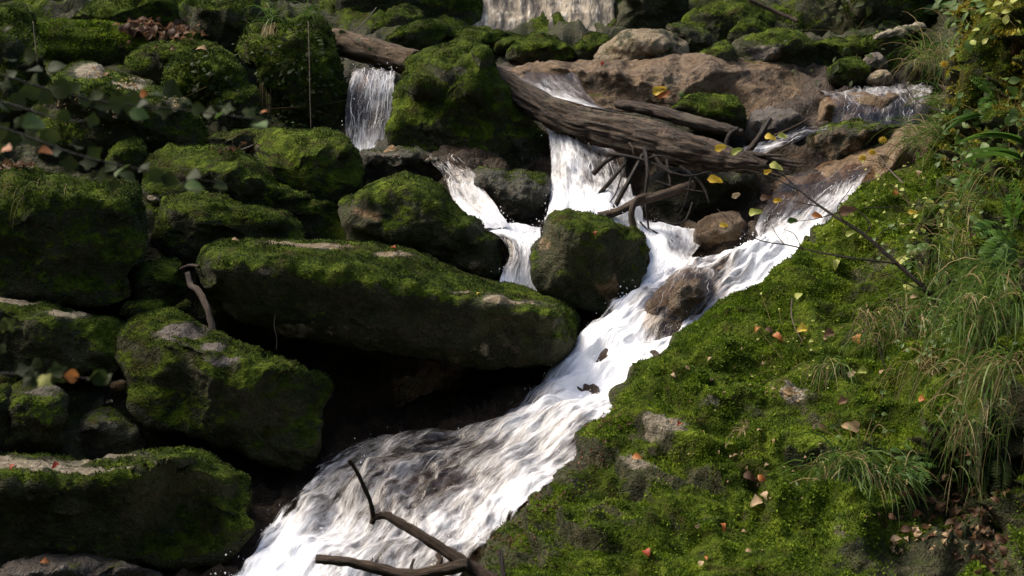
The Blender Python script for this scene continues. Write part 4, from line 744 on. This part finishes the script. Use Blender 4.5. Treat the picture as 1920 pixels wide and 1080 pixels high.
# ------------------------------------------------------------------ grasses, ferns, herbs
def blade(p, d0, L, wd, droop, k=6):
    d = np.asarray(d0, float); d /= np.linalg.norm(d); c = [np.asarray(p, float)]; ax = []
    for i in range(k):
        ax.append(d.copy()); c.append(c[-1]+d*L/k); d = d+np.array((0, 0, -1.))*droop/k; d /= np.linalg.norm(d)
    ax.append(d); c = np.array(c); s = np.cross(np.array(ax), rv()*.4+np.array((0, 1., .2))); s /= np.linalg.norm(s, axis=1, keepdims=True)
    w_ = wd*.5*(1-np.linspace(0, 1, k+1)**2.2)[:, None]+.0004
    V = np.concatenate((c-s*w_, c+s*w_)); i = np.arange(k); m = k+1
    return V, np.stack((i, i+1, m+i+1, m+i), 1)
def grass(px, py, label, n=60, L=.25, wd=.004, droop=1.8, lean=(0, 0, .7), spread=.5, mat='grass', area=.05, dry=.2, group='grass tufts on the bank', name='grass_tuft', cat='grass'):
    p, nr_ = hit(px, py); p = np.array(p); root = np.array(nr_)
    def mk(m): return [blade(p+np.array((RNG.normal()*area, RNG.normal()*area*.5, RNG.normal()*area*.5)), np.array(lean)+root*.5+rv()*spread, L*(.4+RNG.random()*.9), wd*(.5+RNG.random()), droop*(.6+.8*RNG.random())) for _ in range(m)]
    o = leaves_multi(name, mk(n), mat); tag(o, label, cat, group)
    if dry: leaves_multi('dry_blades', mk(int(n*dry)+2), 'straw', o)
    return o
def leaves_multi(name, gl, mat, parent=None): return leaves(name, gl, mat, parent)
grass(1560,690,'narrow tuft of long straight grass hanging down in the middle of the bank',95,.34,.0035,3.2,(0,-.3,-.2),.22,area=.055,dry=.5)
grass(1595,880,'full arching grass tuft low in the middle of the right bank',260,.32,.006,2.4,(0,-.4,.35),.55,area=.09,dry=.2)
grass(1655,905,'smaller arching grass tuft right beside the full low tuft',70,.28,.004,2.6,(.1,-.4,.2),.5,area=.06,dry=.35)
grass(1397,806,'little straw coloured tuft hanging alone on the lower bank',26,.14,.003,3.,(0,-.3,.2),.5,'straw',.012,0)
grass(1905,520,'dense long grass mat hanging at the right frame edge, its upper part',480,.42,.006,2.4,(-.35,-.4,.3),.35,area=.13,dry=.1)
grass(1870,600,'dense long grass hanging in front of the right wall, its lower left part',420,.38,.0055,2.5,(-.4,-.4,.1),.35,area=.13,dry=.15)
grass(1915,700,'long drooping grass with brown blades at the lower right frame edge',260,.40,.005,2.8,(-.3,-.5,-.1),.35,area=.12,dry=.8)
grass(1690,610,'dry mixed grass at the foot of the bare shrub',120,.36,.004,2.6,(0,-.3,.2),.5,area=.1,dry=.9)
grass(1745,690,'dry straw tuft hanging left of the dark undercut',80,.42,.0035,3.,(0,-.4,-.1),.4,'straw',.09,.2)
grass(1790,770,'few broad green blades hanging over the dark undercut',10,.32,.009,3.5,(0,-.4,-.2),.3,area=.04,dry=.6)
grass(1850,790,'wiry grass stems drooping over the undercut at the right',60,.36,.003,2.8,(0,-.5,0),.5,area=.1,dry=.5)
grass(1740,560,'young upright grass around the base of the bare shrub',70,.30,.0045,1.4,(0,-.2,.9),.35,area=.07,dry=.2)
grass(1760,260,'bright narrow grass at the top corner of the bank beside the water',120,.34,.004,2.2,(-.5,-.2,.5),.4,area=.1,dry=.2)
grass(1765,120,'long pale grass drooping over the upper right stones',130,.42,.004,2.6,(-.3,-.2,.3),.35,area=.12,dry=.6)
grass(1770,190,'bright green grass fringe below the golden moss outcrop',90,.28,.004,2.2,(-.5,-.3,.4),.4,area=.08,dry=.15)
grass(1890,330,'thin grass in the herbs of the right wall',70,.3,.004,2.2,(-.4,-.4,.3),.4,area=.1,dry=.2)
grass(512,40,'fresh green grass tuft on the tall mossy boulder at the upper left',36,.28,.007,2.6,(0,-.1,.8),.5,area=.03,dry=0)
grass(510,50,'bundle of dead straw hanging down the tall mossy boulder at the upper left',60,.75,.004,6.,(0,-.5,-.6),.10,'straw',.03,0)
grass(576,32,'small arching grass tuft right on the crown of the tall mossy boulder',22,.26,.006,2.4,(0,-.1,.7),.7,area=.02,dry=0)
grass(1640,640,'thin grass clump in the middle of the bank above the hanging tuft',60,.24,.0035,2.2,(0,-.3,.5),.5,area=.06,dry=.5)
grass(1850,880,'sparse grass in the shaded undercut at the lower right',40,.25,.003,2.8,(0,-.5,.1),.5,area=.1,dry=.3)
grass(30,350,'dead grass hanging over the front of the massive left block',30,.28,.003,4.,(0,-.5,-.3),.3,'straw',.12,0)
def frond_strap(px, py, ex, ey, dz, L, label, n=1, wd=.03):
    p, nr_ = hit(px, py); p = np.array(p)
    gl = []
    for k in range(n):
        e = P(ex+RNG.normal()*12, ey+RNG.normal()*10, p[1]/FW[1]*.99+dz); d = e-p; Lk = np.linalg.norm(d)
        V, F = blade(p, d/Lk+np.array((0, 0, .35)), Lk*1.1, wd*(.8+.4*RNG.random()), .8, 10); gl.append((V, F))
    o = leaves('hart_tongue_fern', gl, 'fern'); tag(o, label, 'fern', 'ferns on the right bank'); return o
frond_strap(1918,265,1812,255,-.25,.4,'long strap leaved fern at the right edge, upper fronds',3,.035)
frond_strap(1915,295,1800,300,-.25,.4,'strap leaved fern at the right edge below the upper fronds',2,.03)
frond_strap(1840,215,1770,240,-.15,.3,'small strap leaved fern under the golden moss outcrop',4,.024)
frond_strap(1790,85,1740,98,-.1,.2,'small strap leaved fern left of the golden moss outcrop',3,.02)
def fern(px, py, label, n=4, L=.3, lean=(-.5, -.4, .3), mat='fern'):
    p, nr_ = hit(px, py); p = np.array(p); gl = []
    for k in range(n):
        d = np.array(lean)+rv()*.35; d /= np.linalg.norm(d); c = p.copy(); m = 14
        for i in range(m):
            c = c+d*L/m; d = d+np.array((0, 0, -.07)); d /= np.linalg.norm(d); s = np.cross(d, np.array((0, -.6, .8))); s /= np.linalg.norm(s)
            ln = L*.26*np.sin(np.pi*(i+1.5)/(m+2))**.8
            for sg in (1, -1): gl.append(leaf_geo(c+(s*sg*.5+d*.12)*ln, np.cross(d, s)*-1+rv()*.15, s*sg+d*.35, ln, .32, .15, 0, 3))
    o = leaves('fern', gl, mat); tag(o, label, 'fern', 'ferns on the right bank'); return o
fern(1900,440,'feathery fern in the shade of the right wall',5,.32)
fern(1880,850,'dark feathery fern hanging at the lower right edge',4,.22,(-.5,-.5,-.5),'leafgreen')
fern(1690,870,'small divided leaf fern right of the full low grass tuft',4,.18,(.3,-.6,.3))
fern(1870,190,'small fern right below the golden moss outcrop',4,.22)
fern(1825,330,'small fern at the left side of the right wall',4,.22)
def herb(px, py, label, n=16, sz=26, r=26, mat='herb', asp=.6):
    p, nr_ = hit(px, py); gl = []; st = []; p = np.array(p)
    for k in range(n):
        q, nq = hit(px+RNG.normal()*r, py+RNG.normal()*r*.8); s = px2m(sz*(.5+RNG.random()*.8), q[1])
        cc = np.array(q)+np.array(nq)*(.015+RNG.random()*.05)
        if k < 14: st.append(tube_geo([p-np.array(nr_)*.01, (p+cc)/2+np.array(nq)*.012, cc], [.0016, .0014, .001], 4, 0, 0, 6))
        gl.append(leaf_geo(cc, np.array(nq)*.6+np.array((0, -.3, .5))+rv()*.35, rv(), s, asp, .2, 0, 5))
    o = wood('leafy_plant', st, 'straw'); tag(o, label, 'plant', 'leafy plants'); leaves('foliage', gl, mat, o); return o
herb(1800,15,'broad leaved herb above the golden moss outcrop',20,22,40); herb(1880,20,'yellow green leaves in the upper right corner',20,20,36,'lime'); herb(1765,18,'single roundish green leaf plant at the top right',4,34,10)
herb(1830,60,'yellow green leafy herb on the golden moss outcrop',8,34,26); herb(1905,190,'leafy herb at the right edge below the golden outcrop',26,26,36); herb(1890,235,'dense small herb above the strap leaved ferns',24,22,34)
herb(1785,300,'leafy herb at the corner where the bank meets the right wall',30,20,34); herb(1810,400,'low green herb in the middle of the right wall',26,20,44); herb(1730,420,'pale leaved herb beside the bare shrub',18,15,34,'lime'); herb(1720,470,'grey green creeping leaves beside the bare shrub',30,18,40)
herb(1760,600,'small leaved creeping plant left of the long right grass',40,15,44); herb(1740,650,'round leaved creeping plant under the long right grass',36,15,34); herb(1690,860,'bright toothed leaves right of the low grass tuft',14,20,20); herb(1610,850,'small bright leaves behind the full low grass tuft',20,14,40); herb(1480,690,'tiny bright leaves over the moss left of the hanging grass',26,7,60,'lime')
herb(1600,60,'ivy leaves on the large dark rock at the top right',60,18,70,'leafgreen'); herb(395,160,'dark ivy leaves on the leafy moss hummock',60,13,36,'leafgreen'); herb(560,110,'dark small leaves on the tall mossy boulder at the upper left',90,12,50,'leafgreen'); herb(580,200,'dark small leaves low on the tall mossy boulder',60,12,40,'leafgreen'); herb(1870,700,'creeping leaves in the shade below the long right grass',30,14,40); herb(1800,830,'small leaves over the dark undercut',24,14,44); herb(1670,345,'moss rosettes and small leaves at the top of the bank',26,8,50,'lime')

# yellow wild flowers leaning over the water
def flower(px, py, d, rx, ry, label):
    b = P(rx, ry, d+.1); t = P(px, py, d)
    o = wood('wildflower', [tube_geo([b, (b+t)/2+np.array((.02, 0, .03)), t], [.0022, .002, .0016], 6)], 'twig'); tag(o, label, 'flower', 'yellow flowers beside the water')
    gl = [leaf_geo(t+np.array((math.cos(a)*.016, -.004, math.sin(a)*.012+.006)), (math.cos(a)*.2, -1, .5), (math.cos(a), -.1, math.sin(a)), .036, .35, .2, 0, 3) for a in np.linspace(0, 2*math.pi, 12)[:-1]]
    leaves('petals', gl, 'yellow', o, .6)
flower(1655,264,9.6,1722,318,'yellow flower highest of the three over the brown water'); flower(1635,287,9.6,1700,330,'yellow flower between the two others over the brown water'); flower(1617,298,9.6,1690,338,'lowest leftmost yellow flower over the brown water'); flower(1770,122,9.2,1835,250,'small orange yellow flower on a long stem near the golden moss')

# bare shrub with a few autumn leaves
sd = 8.0
def S_(x, y, o=0.): return (x, y, sd+o)
sh = wood('bare_shrub', [limb([S_(1775,598,.05),S_(1745,552),S_(1690,502,.05),S_(1620,440,.15),S_(1560,402,.25),S_(1510,366,.35),S_(1462,322,.45)], 11, 2.5, 8, .12, 1)], 'twig')
tag(sh, 'thin bare shrub arching over the bank with few yellow leaves', 'shrub')
for k, (pts, a, b) in enumerate((([S_(1680,494,.05),S_(1600,484,.1),S_(1540,474,.2),S_(1480,460,.3),S_(1430,452,.35),S_(1390,432,.4),S_(1345,392,.5)], 4, 1.5),([S_(1622,440,.15),S_(1632,420,.15),S_(1606,392,.2),S_(1580,372,.2)], 3, 1.2),([S_(1560,402,.25),S_(1530,410,.3),S_(1488,416,.35)], 2.5, 1.2),
  ([S_(1500,358,.35),S_(1440,330,.4),S_(1390,318,.5),S_(1350,330,.55)], 2.5, 1.2),([S_(1470,330,.4),S_(1420,300,.45),S_(1385,280,.5)], 2.5, 1.2),([S_(1560,402,.2),S_(1590,392,.2),S_(1600,380,.2)], 2.2, 1.),([S_(1470,458,.3),S_(1456,440,.3),S_(1446,420,.3)], 2.2, 1.),([S_(1750,555,0),S_(1700,530,0),S_(1650,510,.1),S_(1620,500,.1)], 2.5, 1.),([S_(1720,640,-.3),S_(1660,720,-.3),S_(1610,560,-.1)][:1]+[S_(1690,600,-.2),S_(1660,540,-.1)], 3, 1.2),
  ([S_(1640,455,.1),S_(1660,430,.1),S_(1700,420,.1)], 2.2, 1.),([S_(1580,412,.2),S_(1570,390,.25),S_(1590,360,.3),S_(1600,345,.3)], 2.4, 1.),([S_(1540,388,.3),S_(1500,380,.3),S_(1470,375,.35)], 2.2, 1.),([S_(1505,470,.25),S_(1490,440,.3),S_(1470,430,.35)], 2, 1.),([S_(1620,390,.2),S_(1680,388,.2),S_(1780,378,.25)], 2.2, 1.))):
    wood('twig', [limb(pts, a, b, 6, .1, k)], 'twig', sh)
for x, y, o_, s, m_, lab in ((1352,277,.5,28,'yellow','bright yellow leaf on the leftmost twig'),(1382,283,.48,26,'lime','pale green leaf beside the yellow one'),(1342,338,.55,34,'yellow','curled yellow brown leaf'),(1381,366,.5,22,'tanleaf','small tan leaf'),(1437,371,.4,26,'brownleaf','brown leaf above the fall'),(1459,376,.38,20,'yellow',None),(1417,398,.4,30,'lime','yellow green leaf'),(1358,423,.45,20,'yellow',None),(1533,405,.28,24,'orange','orange leaf'),(1487,414,.33,24,'herb','green leaf'),(1590,395,.2,38,'brownleaf','long brown leaf'),(1456,313,.42,30,'lime',None),(1440,322,.42,20,'yellow',None),(1445,258,.6,26,'yellow',None),(1468,256,.6,24,'lime',None),(1744,382,.25,30,'lime',None),(1712,398,.2,20,'yellow',None)):
    c = P(x, y, sd+o_); l = leaves('leaf', [leaf_geo(c, (RNG.normal()*.3, -1, .5), (1, 0, RNG.normal()*.4), px2m(s, sd), .62, .35, 1, 7)], m_, sh)
    if lab: l['label'] = lab
for lab, pts in (('thin bare seedling twig in the middle of the bank', [(1612,588,8.),(1640,628,7.85),(1660,690,7.65),(1680,715,7.55),(1708,706,7.5)]),('thin wiry stem hanging at the right of the bank', [(1680,560,8.),(1700,620,7.8),(1690,700,7.55),(1668,720,7.5)]),('thin pale dead stem on the moss beside the broad yellow leaf', [(1485,560,8.25),(1484,590,8.2),(1492,618,8.1),(1505,640,8.05)]),('bare thin stem over the upper right water', [(1770,210,9.3),(1720,190,9.5),(1690,150,9.6)]),('pale grass stalk leaning over the top of the bank', [(1700,350,9.2),(1670,320,9.4),(1652,296,9.5)])):
    o = wood('stem', [limb(pts, 3, 1.5, 6, .1)], 'straw' if 'pale' in lab else 'twig') if 'pale' not in lab else wood('stem', [limb(pts, 3, 1.5, 6, .1)], 'palestick'); tag(o, lab, 'stem')
for lab, pts in (('thin root hanging free from the underside of the huge slab', [(516,590,8.55),(514,610,8.53),(519,635,8.52),(518,657,8.52)]),('thin dry vine hanging down the tall mossy boulder at the upper left', [(578,40,11.7),(580,110,11.6),(581,170,11.55),(583,240,11.5)]),('thin dead stem hanging down the dark upper left boulder', [(62,40,11.),(66,80,10.95),(70,118,10.9)])):
    o = wood('hanging_root', [limb(pts, 2.2, 1.4, 6, .1)], 'palestick'); tag(o, lab, 'root')

# ------------------------------------------------------------------ the blurred leafy branch close by on the left, and unseen trees added for shade
def spray(label, stems, spots, name='leafy_branch', mats=None):
    gs = [limb(s, 5, 2.5, 7, .1, k) for k, s in enumerate(stems)]
    o = wood(name, gs, 'twig'); tag(o, label, 'branch', None)
    for mat, sp in spots.items():
        gl = []
        for (x, y, d, s) in sp:
            gl.append(leaf_geo(P(x, y, d), ((RNG.normal()*.35, -.6+RNG.normal()*.4, .8) if RNG.random() < .6 else (RNG.normal()*.4, -1, .25)), (RNG.choice((-1, 1)), RNG.normal()*.8, -.35+RNG.normal()*.35), px2m(s, d), .85, .15, RNG.integers(0, 2)*2, 8))
        leaves('foliage', gl, mat, o)
    return o
up = [(20,115,46),(20,140,40),(60,135,60),(110,130,54),(10,160,40),(60,170,66),(110,165,70),(70,150,40),(30,190,60),(90,190,56),(40,225,40),(10,245,54),(60,240,50),(120,222,48),(170,224,44),(48,225,18),(150,190,50),(190,195,56),(215,190,60),(250,190,44),(245,200,66),(290,175,50),(320,172,60),(310,204,52),(370,204,44),(400,208,44),(420,210,50),(470,214,50),(490,234,50),(20,270,60),(50,262,56),(90,265,60),(100,255,50),(45,290,40),(140,275,46),(110,278,40),(180,290,50),(130,312,54),(165,306,54),(205,310,44),(230,330,54),(290,334,54),(320,340,54),(365,335,50),(410,346,46),(365,358,44),(190,330,44),(215,345,40),(270,318,40),(60,105,50),(15,55,24),(0,205,50),(0,270,60),(75,210,40),(140,160,40),(270,200,40),(350,190,40),(430,200,40),(180,175,44)]
sp = {'leafgreen': [(x+RNG.normal()*3, y+RNG.normal()*3, 3.1+RNG.random()*.35, s*.68) for x, y, s in up], 'herb': [(420,214,3.25,40),(262,216,3.25,40),(60,232,3.2,50),(230,320,3.2,40),(365,352,3.2,40),(490,236,3.2,36)], 'orange': [(270,176,3.3,18),(12,280,3.2,26),(140,310,3.2,16),(85,284,3.2,30),(495,210,3.25,14)]}
spray('blurred leafy branch reaching in from the left edge close to the viewer', [[(-160,90,3.2),(0,140,3.2),(160,185,3.25),(330,205,3.3),(495,225,3.3)],[(-160,190,3.2),(20,245,3.2),(180,300,3.2),(420,345,3.25)],[(-120,160,3.2),(0,190,3.2),(120,225,3.2),(180,225,3.2)]], sp)
sp = {'lime': [(85,715,3.05,32),(8,610,3.1,26)], 'orange': [(133,705,3.1,30)], 'leafgreen': [(72,682,3.1,26),(190,710,3.1,38),(178,704,3.1,36),(200,712,3.1,30),(95,735,3.1,34),(110,695,3.1,36),(55,700,3.1,36),(40,695,3.1,30),(105,705,3.1,40),(15,610,3.1,34),(5,655,3.1,26),(60,715,3.1,40)]}
spray('small blurred spray with green leaves and one orange leaf at the lower left', [[(-120,700,3.1),(0,700,3.1),(100,705,3.1),(200,712,3.1)],[(-60,600,3.1),(10,612,3.1),(5,655,3.1)]], sp)
# unseen trees added on the left slope so that their crowns shade the boulders
def shade_tree(bx, by, bz, h, crown, n, label):
    t = empty('shade_tree', (bx, by, bz), label, 'shade_tree')
    wood('trunk', [tube_geo([(bx, by, bz), (bx+.1, by+.1, bz+h*.4), (bx+.3, by, bz+h*.75), (bx+.5, by, bz+h)], [.16, .13, .09, .03], 14, .12, 3)]+
      [tube_geo([(bx+.2, by, bz+h*.6), ((bx+c[0])/2, (by+c[1])/2, (bz+h*.7+c[2])/2), c[:3]], [.06, .04, .012], 8, .1, 5) for c in crown], 'twig', t)
    gl = []
    for c in crown:
        for k in range(int(n*c[3]**2)):
            q = rv(); q *= RNG.random()**.4/np.linalg.norm(q); gl.append(leaf_geo(np.array(c[:3])+q*np.array((c[3], c[3], c[3]*.4)), rv()*.6+np.array((0, 0, 1)), rv(), .10*(.6+.8*RNG.random()), .7, .2, 0, 2))
    leaves('crown', gl, 'leafgreen', t); return t

shade_tree(-6.6, 8.6, -2., 6.2, [(-4.3, 9.6, 2.6, 1.1), (-5.1, 8.4, 2.9, 1.0), (-4.6, 10.6, 3.3, 1.0), (-5.3, 7.4, 2.5, .8)], 330, 'unseen leafy crown and trunk added on the left slope to shade the boulders below')
shade_tree(-7.2, 14.6, -1.2, 6.4, [(-4.3, 15.0, 3.4, 1.3), (-2.9, 14.7, 3.3, 1.1), (-2.2, 15.6, 3.9, 1.0)], 260, 'unseen leafy crown and trunk added far back left to shade the top boulders')  # second unseen crown, added to keep the back left boulders in shade

grass(1800,470,'grass hanging down the middle of the right wall',90,.3,.004,2.8,(-.3,-.4,.1),.4,area=.1,dry=.5)
grass(1840,380,'mixed thin grass under the strap leaved ferns',90,.28,.004,2.6,(-.3,-.4,.2),.4,area=.1,dry=.3)
herb(1850,480,'small dark leaves in the shaded middle of the right wall',40,15,50); herb(1780,230,'leafy seedlings left below the golden moss outcrop',30,16,26); herb(1830,270,'bright pointed leaves among the strap leaved ferns',24,20,34)
